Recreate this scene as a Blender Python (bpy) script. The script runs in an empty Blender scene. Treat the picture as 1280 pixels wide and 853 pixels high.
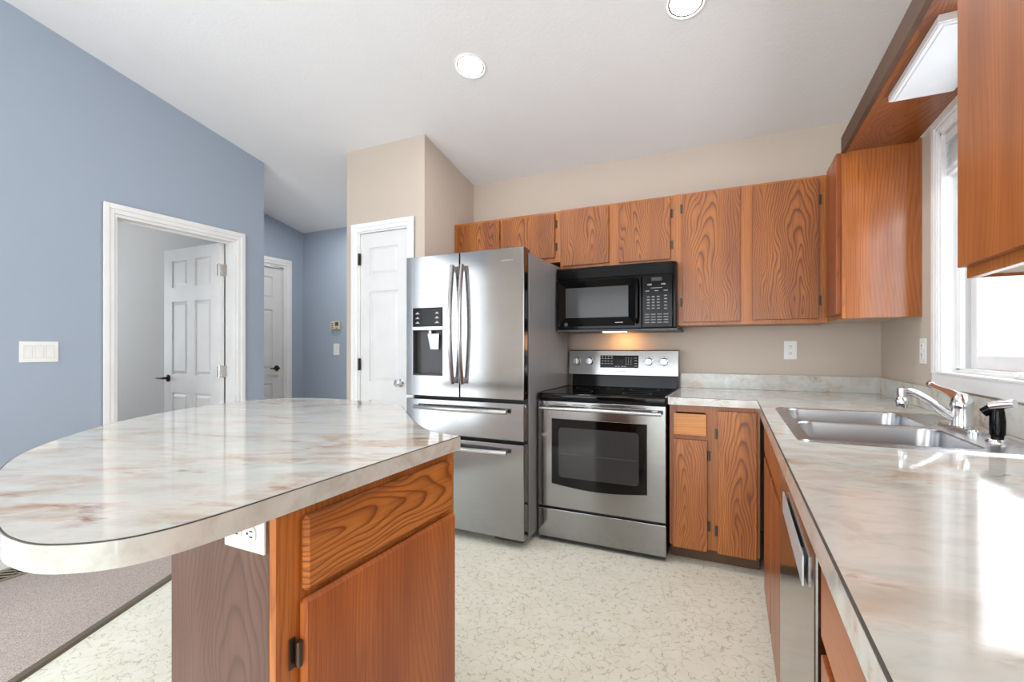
import bpy, bmesh, math, random
from mathutils import Vector, Matrix
random.seed(7)
SC = bpy.context.scene
COL = SC.collection

# ------------------------------------------------------------------ camera / light / exposure
cam_d = bpy.data.cameras.new('camera')
cam = bpy.data.objects.new('camera', cam_d); COL.objects.link(cam)
cam.location = (0, 0, 1.18)
cam.rotation_euler = (math.pi/2, 0, math.atan(276/584))
cam_d.sensor_width = 36; cam_d.lens = 36*584/1280
cam_d.shift_y = 9.5/1280; cam_d.clip_start = 0.02
SC.camera = cam
SC.view_settings.view_transform = 'Standard'
SC.view_settings.look = 'None'
SC.view_settings.gamma = 1
SC.view_settings.use_curve_mapping = False
SC.view_settings.exposure = 1.06

SKY = 3.0
W = bpy.data.worlds.new('World'); SC.world = W; W.use_nodes = True
wn = W.node_tree.nodes; bg = wn['Background']
bg.inputs[0].default_value = (0.885, 0.945, 1.0, 1); bg.inputs[1].default_value = SKY

def area(name, loc, rot, sx, sy, power, color=(1, 1, 1), portal=False, shape='RECTANGLE', spread=math.pi):
    d = bpy.data.lights.new(name, 'AREA'); d.shape = shape; d.size = sx
    if shape in ('RECTANGLE', 'ELLIPSE'): d.size_y = sy
    d.energy = power; d.color = color; d.spread = spread
    o = bpy.data.objects.new(name, d); COL.objects.link(o)
    o.location = loc; o.rotation_euler = rot
    if portal: d.cycles.is_portal = True
    return o
H = math.pi/2
# daylight through seen, inferred and added openings (sky portals) ---------------------------------
area('kitchen_window_portal', (0.915, 1.98, 1.58), (0, H, 0), 1.0, 1.12, 1, portal=True)
area('added_patio_portal', (-1.35, -4.12, 1.2), (H, 0, 0), 3.9, 2.4, 1, portal=True)
area('side_door_portal', (-3.65, -.62, 1.22), (0, -H, 0), 2.45, 1.74, 1, portal=True)
area('added_dining_portal', (.93, -2.2, 1.1), (0, H, 0), 2.2, 2.0, 1, portal=True)
area('bedroom_portal', (-7.02, 1.45, 1.5), (0, -H, 0), 1.4, 1.1, 1, portal=True)

def cz(y):
    return 2.555 + .209*(3.42-y) if y >= -0.8 else 2.555 + .209*4.22 - .209*(-0.8-y)

# ------------------------------------------------------------------ materials
def srgb(r, g, b):
    f = lambda c: (c/255/12.92) if c/255 <= .04045 else ((c/255+.055)/1.055)**2.4
    return (f(r), f(g), f(b), 1)

class NT:
    def __init__(s, name):
        s.m = bpy.data.materials.new(name); s.m.use_nodes = True
        s.t = s.m.node_tree; s.n = s.t.nodes; s.l = s.t.links
        s.b = s.n['Principled BSDF']; s.out = s.n['Material Output']
    def new(s, typ, **kw):
        x = s.n.new(typ)
        for k, v in kw.items(): setattr(x, k, v)
        return x
    def set(s, sock, v):
        if isinstance(v, bpy.types.NodeSocket): s.l.new(v, sock)
        else: sock.default_value = v
    def math(s, op, a, b=0.0, c=None, clamp=False):
        x = s.new('ShaderNodeMath', operation=op); x.use_clamp = clamp
        s.set(x.inputs[0], a); s.set(x.inputs[1], b)
        if c is not None: s.set(x.inputs[2], c)
        return x.outputs[0]
    def noise(s, vec, scale, detail=2, rough=.5, dist=0):
        x = s.new('ShaderNodeTexNoise'); s.set(x.inputs['Vector'], vec)
        x.inputs['Scale'].default_value = scale; x.inputs['Detail'].default_value = detail
        x.inputs['Roughness'].default_value = rough; x.inputs['Distortion'].default_value = dist
        return x.outputs['Fac']
    def ramp(s, fac, stops, interp='LINEAR'):
        x = s.new('ShaderNodeValToRGB'); r = x.color_ramp; r.interpolation = interp
        while len(r.elements) < len(stops): r.elements.new(.5)
        for e, (p, c) in zip(r.elements, stops):
            e.position = p; e.color = c if len(c) == 4 else (*c, 1)
        s.set(x.inputs[0], fac); return x.outputs[0]
    def mix(s, fac, a, b, typ='MIX'):
        x = s.new('ShaderNodeMix', data_type='RGBA', blend_type=typ)
        s.set(x.inputs[0], fac); s.set(x.inputs[6], a); s.set(x.inputs[7], b)
        return x.outputs[2]
    def xyz(s, v):
        x = s.new('ShaderNodeSeparateXYZ'); s.set(x.inputs[0], v); return x.outputs
    def comb(s, a, b, c):
        x = s.new('ShaderNodeCombineXYZ')
        for i, v in enumerate((a, b, c)): s.set(x.inputs[i], v)
        return x.outputs[0]
    def obj(s): return s.new('ShaderNodeTexCoord').outputs['Object']
    def geo(s): return s.new('ShaderNodeNewGeometry').outputs['Position']
    def bump(s, h, strength=.2, dist=.002):
        x = s.new('ShaderNodeBump'); x.inputs['Strength'].default_value = strength
        x.inputs['Distance'].default_value = dist; s.set(x.inputs['Height'], h)
        s.l.new(x.outputs[0], s.b.inputs['Normal'])
    def base(s, c): s.set(s.b.inputs['Base Color'], c)
    def rough(s, v): s.set(s.b.inputs['Roughness'], v)

def plain(name, col, rough=.5, metal=0, bump=None, spec=.5, coat=0):
    t = NT(name); t.rough(rough); t.b.inputs['Metallic'].default_value = metal
    t.b.inputs['Specular IOR Level'].default_value = spec
    t.b.inputs['Coat Weight'].default_value = coat
    n = t.noise(t.obj(), 6, 3)
    var = .008 if ('wall' in name or 'ceiling' in name) else .03
    c2 = tuple(min(1, x*(1+var)) for x in col[:3]) + (1,); c1 = tuple(x*(1-var) for x in col[:3]) + (1,)
    t.base(t.ramp(n, [(.3, c1), (.7, c2)]))
    if bump: t.bump(t.noise(t.geo(), bump[0], 3, .6), bump[1], bump[2])
    return t.m

_oak = {}
def oak(across, grain, light=(196, 124, 66), dark=(128, 70, 30), style='plain', rough=.33, coat=.12, crough=.22):
    key = (across, grain, light, dark, style, rough, coat)
    if key in _oak: return _oak[key]
    t = NT('oak_wood')
    P = dict(zip('XYZ', t.xyz(t.obj())))
    depth = [k for k in 'XYZ' if k not in (across, grain)][0]
    rnd = t.new('ShaderNodeObjectInfo').outputs['Random']
    ro = t.math('MULTIPLY_ADD', rnd, 9.0, 1.3)
    a, w, d = P[across], P[grain], P[depth]
    wob = t.noise(t.comb(t.math('MULTIPLY', a, 2.6), t.math('MULTIPLY_ADD', w, .85, ro), d), 2.2, 2, .45)
    wob2 = t.noise(t.comb(t.math('MULTIPLY', a, 14.0), t.math('MULTIPLY_ADD', w, 5.0, ro), d), 1.0, 2, .5)
    off = t.math('MULTIPLY_ADD', rnd, .16, -.08)
    a2 = t.math('ADD', t.math('ADD', a, off), t.math('MULTIPLY_ADD', wob, .20, -.10))
    fine = t.noise(t.comb(t.math('MULTIPLY', a, 260.0), t.math('MULTIPLY_ADD', w, 5.0, ro), t.math('MULTIPLY', d, 60.0)), 1.0, 3, .6)
    if style == 'plain':
        dd = t.math('MULTIPLY_ADD', w, .11, .035)
        r = t.math('SQRT', t.math('ADD', t.math('MULTIPLY', a2, a2), t.math('MULTIPLY', dd, dd)))
        r = t.math('MULTIPLY_ADD', wob2, .008, r)
        ring = t.math('FRACT', t.math('MULTIPLY', r, 92.0))
        line = t.ramp(ring, [(0, (.2,)*3), (.25, (0,)*3), (.62, (.25,)*3), (.9, (1,)*3), (1, (.2,)*3)])
    else:
        slow = t.noise(t.comb(t.math('MULTIPLY', a, 2.0), t.math('MULTIPLY_ADD', w, .5, ro), d), 1.6, 1, .4)
        r = t.math('ADD', t.math('MULTIPLY', a, 70.0), t.math('MULTIPLY', slow, 16.0))
        r = t.math('MULTIPLY_ADD', wob2, .5, t.math('MULTIPLY_ADD', w, 1.5, r))
        ring = t.math('FRACT', r)
        line = t.ramp(ring, [(0, (.1,)*3), (.3, (0,)*3), (.7, (.3,)*3), (.92, (.75,)*3), (1, (.1,)*3)])
    L = srgb(*light); D = srgb(*dark)
    tone = t.noise(t.comb(t.math('MULTIPLY', a, 5.0), t.math('MULTIPLY_ADD', w, .7, ro), d), 1.6, 2)
    base = t.mix(t.ramp(tone, [(.34, (0,)*3), (.66, (1,)*3)]), L, (L[0]*.66, L[1]*.58, L[2]*.52, 1))
    base = t.mix(t.math('MULTIPLY', line, .92 if style == 'plain' else .62), base, D)
    pores = t.ramp(fine, [(.33, (1,)*3), (.5, (0,)*3)])
    base = t.mix(t.math('MULTIPLY', pores, .5), base, D)
    t.base(base); t.rough(rough)
    t.b.inputs['Coat Weight'].default_value = coat; t.b.inputs['Coat Roughness'].default_value = crough
    t.bump(fine, .12, .001)
    _oak[key] = t.m
    return t.m

def marble(name, ang, stretch=2.4, bright=1.0, vein=1.0):
    t = NT(name); p = t.geo()
    mp = t.new('ShaderNodeMapping'); t.set(mp.inputs[0], p)
    mp.vector_type = 'TEXTURE'
    mp.inputs['Rotation'].default_value = (0, 0, ang); mp.inputs['Scale'].default_value = (stretch, 1, 1)
    v = mp.outputs[0]
    warp = t.new('ShaderNodeTexNoise'); t.set(warp.inputs['Vector'], v); warp.inputs['Scale'].default_value = 3.0; warp.inputs['Detail'].default_value = 4
    vm = t.new('ShaderNodeVectorMath', operation='MULTIPLY_ADD')
    t.set(vm.inputs[0], warp.outputs['Color']); vm.inputs[1].default_value = (.20,)*3; t.set(vm.inputs[2], v)
    vv = vm.outputs[0]
    n1 = t.noise(vv, 5.5, 4, .55, .3); n2 = t.noise(vv, 13, 5, .65, .4); n3 = t.noise(vv, 4.6, 3, .55, .3); n4 = t.noise(vv, 24, 5, .65)
    base = t.ramp(n1, [(.30, srgb(190, 184, 175)), (.45, srgb(208, 205, 199)), (.58, srgb(194, 197, 191)), (.72, srgb(217, 216, 212))])
    base = t.mix(t.math('MULTIPLY', t.ramp(n4, [(.36, (1,)*3), (.5, (0,)*3)]), .35), base, srgb(174, 166, 156))
    zone = t.ramp(n3, [(.49, (0,)*3), (.62, (1,)*3)])
    veil = t.math('MULTIPLY', zone, t.ramp(n2, [(.44, (0,)*3), (.62, (1,)*3)]))
    base = t.mix(t.math('MULTIPLY', veil, .85*vein), base, srgb(180, 150, 122))
    core = t.math('MULTIPLY', zone, t.ramp(n4, [(.56, (0,)*3), (.70, (1,)*3)]))
    base = t.mix(t.math('MULTIPLY', core, .95*vein), base, srgb(146, 100, 72))
    if bright != 1: base = t.mix(1.0, base, (bright, bright*1.01, bright, 1), 'MULTIPLY')
    t.base(base); t.rough(.07); t.b.inputs['Specular IOR Level'].default_value = .55
    return t.m

def steel(name, col=(.30, .30, .30), rough=.14, vertical=True, streak=.06):
    t = NT(name); p = t.xyz(t.obj())
    b = t.noise(t.comb(t.math('MULTIPLY', p[0], 4.0 if not vertical else 4.0), t.math('MULTIPLY', p[1], 4.0), t.math('MULTIPLY', p[2], 900.0)), 1, 2, .6)
    cl = t.noise(t.obj(), 3.5, 3, .5)
    t.b.inputs['Metallic'].default_value = 1
    c = col
    t.base(t.ramp(b, [(.3, tuple(x*(1-streak) for x in c)), (.7, tuple(min(1, x*(1+streak)) for x in c))]))
    t.rough(t.math('MULTIPLY_ADD', cl, .10, rough-.05))
    return t.m

def emis(name, col, strength):
    t = NT(name); t.base((.9, .9, .9, 1)); t.b.inputs['Emission Color'].default_value = (*col, 1)
    t.b.inputs['Emission Strength'].default_value = strength; return t.m

M = {}
M['wall_beige'] = plain('beige_wall_paint', srgb(200, 187, 174), .7, bump=(220, .12, .0015), spec=.3)
M['wall_blue'] = plain('blue_wall_paint', srgb(162, 174, 190), .7, bump=(220, .12, .0015), spec=.3)
M['wall_grey'] = plain('pale_grey_wall_paint', srgb(200, 200, 199), .7, bump=(220, .12, .0015), spec=.3)
M['ceiling'] = plain('white_ceiling_texture', srgb(236, 236, 237), .85, bump=(60, .3, .004), spec=.2)
M['white'] = plain('white_gloss_trim', srgb(238, 238, 238), .32)
M['doorwhite'] = plain('white_door_paint', srgb(226, 226, 226), .38)
M['plastic_white'] = plain('white_plastic', srgb(236, 236, 234), .35)
M['plastic_almond'] = plain('almond_plastic', srgb(206, 200, 168), .4)
M['slot'] = plain('dark_slot', srgb(30, 28, 24), .6)
M['bronze'] = plain('aged_bronze', srgb(92, 82, 70), .38, metal=.85)
M['darkmetal'] = plain('dark_metal', srgb(58, 52, 46), .35, metal=.8)
M['chrome'] = plain('polished_chrome', (.74, .74, .75, 1), .13, metal=1)
M['nickel'] = plain('brushed_nickel', (.55, .54, .52, 1), .25, metal=1)
M['steel'] = steel('brushed_stainless')
M['steel_dark'] = steel('dark_stainless', (.28, .28, .29), .3)
M['steel_handle'] = steel('handle_stainless', (.52, .52, .52), .2)
M['silver'] = plain('silver_handle_paint', srgb(205, 207, 210), .3, metal=.3)
M['sink_steel'] = steel('sink_stainless', (.48, .48, .49), .28, streak=.03)
M['fridge_side'] = plain('grey_fridge_side_panel', srgb(150, 150, 151), .4, metal=.25)
M['black_gloss'] = plain('gloss_black', srgb(6, 6, 7), .12, spec=.18)
M['black_glass'] = plain('black_ceramic_glass', srgb(5, 5, 6), .06, spec=.28)
M['black_matte'] = plain('matte_black', srgb(16, 16, 16), .5)
M['charcoal'] = plain('charcoal_plastic', srgb(70, 70, 72), .4)
M['legend'] = plain('pale_grey_legend_print', srgb(196, 196, 196), .5)
M['legend_dim'] = plain('dim_grey_legend_print', srgb(128, 128, 128), .5)
M['mw_window'] = plain('grey_microwave_window', srgb(74, 74, 75), .12, spec=.25)
M['oven_window'] = plain('dark_oven_window', srgb(56, 56, 57), .09, spec=.4)
M['seam'] = plain('dark_laminate_seam', srgb(70, 62, 56), .5)
M['kick'] = plain('dark_brown_toe_kick', srgb(92, 66, 46), .6)
M['veneer'] = oak('X', 'Z', (114, 84, 72), (84, 58, 48), 'plain', .45, .0)
M['marble_island'] = marble('marble_laminate', math.radians(22))
M['marble_counter'] = marble('marble_laminate_counter', math.radians(15), 1.9, 1.0, .8)
M['marble_edge_lit'] = marble('marble_laminate_edge_lit', 0, 1.2, 1.03, .35)  # same laminate, window light on the island edge put into its colour
M['marble_splash'] = marble('marble_laminate_backsplash', 0, 1.3, 1.02, 1.1)
M['underside'] = plain('pale_cabinet_underside', srgb(205, 190, 168), .6)
M['blind'] = plain('white_blind_slats', srgb(228, 228, 228), .4)
M['lens'] = emis('lit_lamp_lens', (1, .98, .95), 9.0)
M['diffuser'] = plain('fluorescent_diffuser', srgb(232, 236, 240), .25)
M['warm_lens'] = emis('warm_hood_lamp', (1, .78, .5), 3.0)
M['register'] = plain('tan_register_metal', srgb(150, 140, 118), .45, metal=.4)

def glass_mat():
    t = NT('window_glass'); n = t.n
    tr = n.new('ShaderNodeBsdfTransparent'); gl = n.new('ShaderNodeBsdfGlossy'); gl.inputs['Roughness'].default_value = .01
    lw = n.new('ShaderNodeLayerWeight'); fr = t.math('MULTIPLY_ADD', t.math('POWER', lw.outputs['Facing'], 5.0), .9, .03)
    mx = n.new('ShaderNodeMixShader'); t.l.new(fr, mx.inputs[0]); t.l.new(tr.outputs[0], mx.inputs[1]); t.l.new(gl.outputs[0], mx.inputs[2])
    t.l.new(mx.outputs[0], t.out.inputs[0]); return t.m
M['glass'] = glass_mat()

def vinyl():
    t = NT('cream_crackle_vinyl'); p = t.geo()
    w = t.new('ShaderNodeTexNoise'); t.set(w.inputs['Vector'], p); w.inputs['Scale'].default_value = 16; w.inputs['Detail'].default_value = 3
    vm = t.new('ShaderNodeVectorMath', operation='MULTIPLY_ADD'); t.set(vm.inputs[0], w.outputs['Color']); vm.inputs[1].default_value = (.09,)*3; t.set(vm.inputs[2], p)
    vo = t.new('ShaderNodeTexVoronoi', feature='DISTANCE_TO_EDGE'); t.set(vo.inputs['Vector'], vm.outputs[0]); vo.inputs['Scale'].default_value = 23
    mask = t.ramp(t.noise(p, 34, 2), [(.43, (0,)*3), (.53, (1,)*3)])
    ln = t.ramp(vo.outputs['Distance'], [(.0, (1,)*3), (.05, (0,)*3)])
    base = t.ramp(t.noise(p, 9, 4, .6), [(.3, srgb(238, 235, 217)), (.7, srgb(246, 244, 231))])
    sp = t.ramp(t.noise(p, 300, 2), [(.35, (1,)*3), (.5, (0,)*3)])
    base = t.mix(t.math('MULTIPLY', sp, .15), base, srgb(180, 172, 150))
    base = t.mix(t.math('MULTIPLY', t.math('MULTIPLY', ln, mask), .62), base, srgb(150, 142, 120))
    t.base(base); t.rough(.42); t.bump(t.noise(p, 120, 2), .08, .001)
    return t.m
M['vinyl'] = vinyl()
def carpet():
    t = NT('beige_carpet_pile'); p = t.geo()
    n = t.noise(p, 230, 2, .8); n2 = t.noise(p, 5, 3)
    c = t.ramp(n, [(.3, srgb(136, 122, 112)), (.7, srgb(222, 210, 202))])
    c = t.mix(t.math('MULTIPLY', n2, .3), c, srgb(186, 170, 162))
    t.base(c); t.rough(.95); t.b.inputs['Specular IOR Level'].default_value = .1
    t.bump(n, .6, .006); return t.m
M['carpet'] = carpet()
M['strip'] = plain('brown_transition_metal', srgb(120, 108, 92), .4, metal=.3)

# ------------------------------------------------------------------ mesh building
class MB:
    def __init__(s, mat=None):
        s.bm = bmesh.new(); s.X = mat or Matrix.Identity(4)
    def _t(s, vs):
        for v in vs: v.co = s.X @ v.co
    def box(s, x0, x1, y0, y1, z0, z1, bev=0, seg=2):
        x0, x1 = sorted((x0, x1)); y0, y1 = sorted((y0, y1)); z0, z1 = sorted((z0, z1))
        g = bmesh.ops.create_cube(s.bm, size=1)['verts']
        for v in g: v.co = Vector(((x0+x1)/2+v.co.x*(x1-x0), (y0+y1)/2+v.co.y*(y1-y0), (z0+z1)/2+v.co.z*(z1-z0)))
        if bev:
            es = list({e for v in g for e in v.link_edges})
            r = bmesh.ops.bevel(s.bm, geom=g+es, offset=bev, segments=seg, affect='EDGES', profile=.5)
            vs = {v for f in r['faces'] for v in f.verts}
            s._t(vs)
        else: s._t(g)
        return s
    def hexa(s, pts):      # 8 corners: bottom loop 4, top loop 4
        v = [s.bm.verts.new(s.X @ Vector(p)) for p in pts]
        for f in ((3, 2, 1, 0), (4, 5, 6, 7), (0, 1, 5, 4), (1, 2, 6, 5), (2, 3, 7, 6), (3, 0, 4, 7)):
            s.bm.faces.new([v[i] for i in f])
        return s
    def prism(s, poly, axis, a0, a1):   # poly in the two other axes (order xyz without axis)
        def P(p, a):
            q = list(p); q.insert('XYZ'.index(axis), a); return s.X @ Vector(q)
        lo = [s.bm.verts.new(P(p, a0)) for p in poly]; hi = [s.bm.verts.new(P(p, a1)) for p in poly]
        n = len(poly)
        s.bm.faces.new(lo[::-1]); s.bm.faces.new(hi)
        for i in range(n): s.bm.faces.new((lo[i], lo[(i+1) % n], hi[(i+1) % n], hi[i]))
        return s
    def lathe(s, prof, center, axis='Z', n=28):   # prof: [(radius, along)]
        c = Vector(center); rows = []
        for r, h in prof:
            row = []
            for i in range(n):
                a = 2*math.pi*i/n; q = (r*math.cos(a), r*math.sin(a), h)
                if axis == 'X': q = (q[2], q[0], q[1])
                if axis == 'Y': q = (q[0], q[2], q[1])
                row.append(s.bm.verts.new(s.X @ (c+Vector(q))))
            rows.append(row)
        for a, b in zip(rows, rows[1:]):
            for i in range(n): s.bm.faces.new((a[i], a[(i+1) % n], b[(i+1) % n], b[i]))
        s.bm.faces.new(rows[0][::-1]); s.bm.faces.new(rows[-1])
        return s
    def tube(s, pts, rad, n=14, flat=None, smooth=4):
        pts = [Vector(p) for p in pts]
        rs = rad if isinstance(rad, (list, tuple)) else [rad]*len(pts)
        if smooth and len(pts) > 2:
            P = []; R = []
            for i in range(len(pts)-1):
                p0 = pts[max(i-1, 0)]; p1 = pts[i]; p2 = pts[i+1]; p3 = pts[min(i+2, len(pts)-1)]
                for k in range(smooth):
                    u = k/smooth
                    P.append(.5*((2*p1)+(p2-p0)*u+(2*p0-5*p1+4*p2-p3)*u*u+(3*p1-p0-3*p2+p3)*u**3)); R.append(rs[i]*(1-u)+rs[i+1]*u)
            P.append(pts[-1]); R.append(rs[-1]); pts, rs = P, R
        rows = []; up = Vector((0, 0, 1))
        for i, p in enumerate(pts):
            d = (pts[min(i+1, len(pts)-1)]-pts[max(i-1, 0)]).normalized()
            u = up if abs(d.dot(up)) < .95 else Vector((1, 0, 0))
            a = d.cross(u).normalized(); b = a.cross(d).normalized()
            f = flat or (1, 1)
            rows.append([s.bm.verts.new(s.X @ (p+a*math.cos(2*math.pi*k/n)*rs[i]*f[0]+b*math.sin(2*math.pi*k/n)*rs[i]*f[1])) for k in range(n)])
        for a, b in zip(rows, rows[1:]):
            for i in range(n): s.bm.faces.new((a[i], a[(i+1) % n], b[(i+1) % n], b[i]))
        s.bm.faces.new(rows[0][::-1]); s.bm.faces.new(rows[-1])
        return s
    def build(s, name, mat, parent=None, smooth=True, loc=None):
        bmesh.ops.recalc_face_normals(s.bm, faces=s.bm.faces[:])
        vs = s.bm.verts
        lo = Vector([min(v.co[i] for v in vs) for i in range(3)]); hi = Vector([max(v.co[i] for v in vs) for i in range(3)])
        c = (lo+hi)/2 if loc is None else Vector(loc)
        for v in vs: v.co -= c
        me = bpy.data.meshes.new(name); s.bm.to_mesh(me); s.bm.free()
        me.materials.append(mat)
        if smooth:
            for p in me.polygons: p.use_smooth = True
            me.set_sharp_from_angle(angle=math.radians(35))
        o = bpy.data.objects.new(name, me); COL.objects.link(o)
        if smooth:
            wm = o.modifiers.new('weighted_normal', 'WEIGHTED_NORMAL'); wm.keep_sharp = True; wm.weight = 80
        if parent:
            o.parent = parent
            w = Vector((0, 0, 0)); q = parent
            while q: w += q.location; q = q.parent
            o.location = c-w
        else: o.location = c
        return o

def tag(o, label, cat, group=None):
    o['label'] = label; o['category'] = cat
    if group: o['group'] = group
    return o
def thing(name, label, cat, loc=(0, 0, 0), group=None):
    o = bpy.data.objects.new(name, None); COL.objects.link(o); o.location = loc; o.empty_display_size = .1
    return tag(o, label, cat, group)
def struct(o, label=None):
    o['kind'] = 'structure'
    if label: o['label'] = label
    return o
def disp(o, label): o['label'] = label; return o

# ------------------------------------------------------------------ room shell
XL, XR, YB, YR = -3.517, .79, 3.42, -4.0
def sl(mb, x0, x1, y0, y1, z0, top=None):     # wall piece with sloped top
    if top is not None: mb.box(x0, x1, y0, y1, z0, top)
    else: mb.hexa([(x0, y0, z0), (x1, y0, z0), (x1, y1, z0), (x0, y1, z0), (x0, y0, cz(y0)), (x1, y0, cz(y0)), (x1, y1, cz(y1)), (x0, y1, cz(y1))])
def ywall(mb, x0, x1, y0, y1, openings=()):   # wall running along Y with openings (ya,yb,za,zb)
    ys = sorted({y0, y1, *[o[0] for o in openings], *[o[1] for o in openings], *([-0.8] if y0 < -.8 < y1 else [])})
    for a, b in zip(ys, ys[1:]):
        op = [o for o in openings if o[0] <= a and o[1] >= b]
        if op:
            if op[0][2] > 0: mb.box(x0, x1, a, b, 0, op[0][2])
            sl(mb, x0, x1, a, b, op[0][3])
        else: sl(mb, x0, x1, a, b, 0)
# floor: the vinyl and the carpet meet on a diagonal line
c0, c1 = (-1.62, -.70), (-3.05, 2.35)
mb = MB(); mb.prism([(c0[0], YR), c0, c1, (-3.2, 2.727), (-3.2, 3.9), (1.0, 3.9), (1.0, YR)], 'Z', -.06, 0)
struct(mb.build('floor', M['vinyl'], smooth=False), 'cream vinyl floor with a crackle pattern')
mb = MB(); mb.prism([(c0[0], YR), (XL-.113, YR), (XL-.113, .55), (-7.0, .55), (-7.0, 3.9), (-3.2, 3.9), (-3.2, 2.727), c1, c0], 'Z', -.06, .006)
struct(mb.build('floor_carpet', M['carpet'], smooth=False), 'beige carpet beyond the island')
d = Vector((c1[0]-c0[0], c1[1]-c0[1], 0)).normalized(); nrm = Vector((-d.y, d.x, 0))
mb = MB()
q = [Vector((*c0, 0))+nrm*s_ for s_ in (-.022, .022)] + [Vector((*c1, 0))+nrm*s_ for s_ in (.022, -.022)]
mb.hexa([(p.x, p.y, .0) for p in q] + [(p.x*1, p.y, .011) for p in [Vector((*c0, 0))-nrm*.014, Vector((*c0, 0))+nrm*.014, Vector((*c1, 0))+nrm*.014, Vector((*c1, 0))-nrm*.014]])
struct(mb.build('trim_1', M['strip'], smooth=False), 'brown strip where carpet meets vinyl')
# ceiling
mb = MB()
for a, b, xl in ((YR-.1, -.8, XL-.113), (-.8, .55, XL-.113), (.55, 3.9, -7.0)):
    mb.hexa([(xl, a, cz(a)), (1.0, a, cz(a)), (1.0, b, cz(b)), (xl, b, cz(b)), (xl, a, cz(a)+.1), (1.0, a, cz(a)+.1), (1.0, b, cz(b)+.1), (xl, b, cz(b)+.1)])
struct(mb.build('ceiling', M['ceiling'], smooth=False), 'white vaulted ceiling')
# walls
mb = MB(); sl(mb, -2.07, .90, YB, YB+.11, 0); struct(mb.build('wall_back', M['wall_beige'], smooth=False))
WY0, WY1, WZ0, WZ1 = 1.42, 2.545, 1.075, 2.085
mb = MB(); ywall(mb, XR, .90, YR, YB, [(WY0, WY1, WZ0, WZ1), (-3.2, -1.2, 0, 2.2)]); struct(mb.build('wall_right', M['wall_beige'], smooth=False))
DO = (1.585, 2.392)
mb = MB(); ywall(mb, XL-.113, XL, -1.50, 2.626, [(-1.50, .26, 0, 2.45), (*DO, 0, 2.03)]); struct(mb.build('wall_left', M['wall_blue'], smooth=False))
mb = MB(); ywall(mb, XL-.113, XL, YR, -1.50); struct(mb.build('wall_left_rear', M['wall_beige'], smooth=False))  # unseen stretch, made beige only to keep the fridge reflection neutral
mb = MB(); sl(mb, -7.0, XL-.113, 2.516, 2.626, 0); struct(mb.build('wall_bedroom', M['wall_grey'], smooth=False))
mb = MB(); ywall(mb, -7.0, -6.89, .66, 2.516, [(.9, 2.0, .8, 2.2)]); struct(mb.build('wall_bedroom_side', M['wall_grey'], smooth=False))
mb = MB(); sl(mb, -7.0, XL-.113, .55, .66, 0); struct(mb.build('wall_bedroom_near', M['wall_grey'], smooth=False))
mb = MB(); ywall(mb, -4.50, -4.39, 2.626, 3.90, [(2.75, 3.537, 0, 2.075)]); struct(mb.build('wall_hall', M['wall_blue'], smooth=False))
mb = MB(); sl(mb, -4.39, -2.605, 3.766, 3.876, 0); struct(mb.build('wall_hall_end', M['wall_blue'], smooth=False))
PX0, PX1, PY = -2.705, -1.974, 2.727
PO = (-2.588, -2.118)
mb = MB()
sl(mb, PX0, PO[0], PY, PY+.1, 0); sl(mb, PO[1], PX1, PY, PY+.1, 0); sl(mb, PO[0], PO[1], PY, PY+.1, 2.068)
struct(mb.build('wall_pantry', M['wall_beige'], smooth=False))
mb = MB(); sl(mb, PX1-.096, PX1, PY+.1, YB, 0); struct(mb.build('wall_pantry_right', M['wall_beige'], smooth=False))
mb = MB(); sl(mb, PX0, PX0+.1, PY+.1, 3.766, 0); struct(mb.build('wall_pantry_left', M['wall_beige'], smooth=False))
mb = MB()
mb.box(XL-.113, -3.3, YR-.1, YR, 0, cz(YR)); mb.box(.6, .9, YR-.1, YR, 0, cz(YR)); mb.box(-3.3, .6, YR-.1, YR, 2.4, cz(YR))
struct(mb.build('wall_rear', M['wall_beige'], smooth=False))

# casings -----------------------------------------------------------------------------------
def casing_profile(mb, kind, fixed, a0, a1, z0, z1, w=.06, sgn=1):
    """door casing around an opening; kind 'X' = wall plane x=fixed, out direction sgn"""
    def b(a, aa, z, zz, t0, t1):
        if kind == 'X': mb.box(fixed+sgn*t0, fixed+sgn*t1, a, aa, z, zz, .003)
        else: mb.box(a, aa, fixed+sgn*t0, fixed+sgn*t1, z, zz, .003)
    for (o, i, t) in ((w, 0, .012), (w, w*.45, .018)):
        b(a0-o, a0-i, z0, z1+o, 0, t); b(a1+i, a1+o, z0, z1+o, 0, t); b(a0-i, a1+i, z1+i, z1+o, 0, t)
def jamb(mb, kind, f0, f1, a0, a1, z1, t=.018):
    def b(a, aa, z, zz):
        if kind == 'X': mb.box(f0, f1, a, aa, z, zz)
        else: mb.box(a, aa, f0, f1, z, zz)
    b(a0, a0+t, 0, z1-t); b(a1-t, a1, 0, z1-t); b(a0, a1, z1-t, z1)
mb = MB(); casing_profile(mb, 'X', XL, *DO, 0, 2.03); jamb(mb, 'X', XL-.113, XL+.001, *DO, 2.03)
mb.box(XL-.075, XL-.063, DO[0]+.018, DO[0]+.03, 0, 2.0); mb.box(XL-.075, XL-.063, DO[0]+.018, DO[1]-.018, 2.0, 2.012)
struct(mb.build('trim_2', M['white'], smooth=False), 'white casing around the open door in the blue wall')
mb = MB(); casing_profile(mb, 'Y', PY, *PO, 0, 2.068, sgn=-1); jamb(mb, 'Y', PY-.001, PY+.1, *PO, 2.068, .012)
struct(mb.build('trim_3', M['white'], smooth=False), 'white casing around the pantry door')
mb = MB(); casing_profile(mb, 'X', -4.39, 2.75, 3.537, 0, 2.075, w=.066); jamb(mb, 'X', -4.5, -4.389, 2.75, 3.537, 2.075)
struct(mb.build('trim_4', M['white'], smooth=False), 'white casing around the hallway door')
mb = MB()
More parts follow.
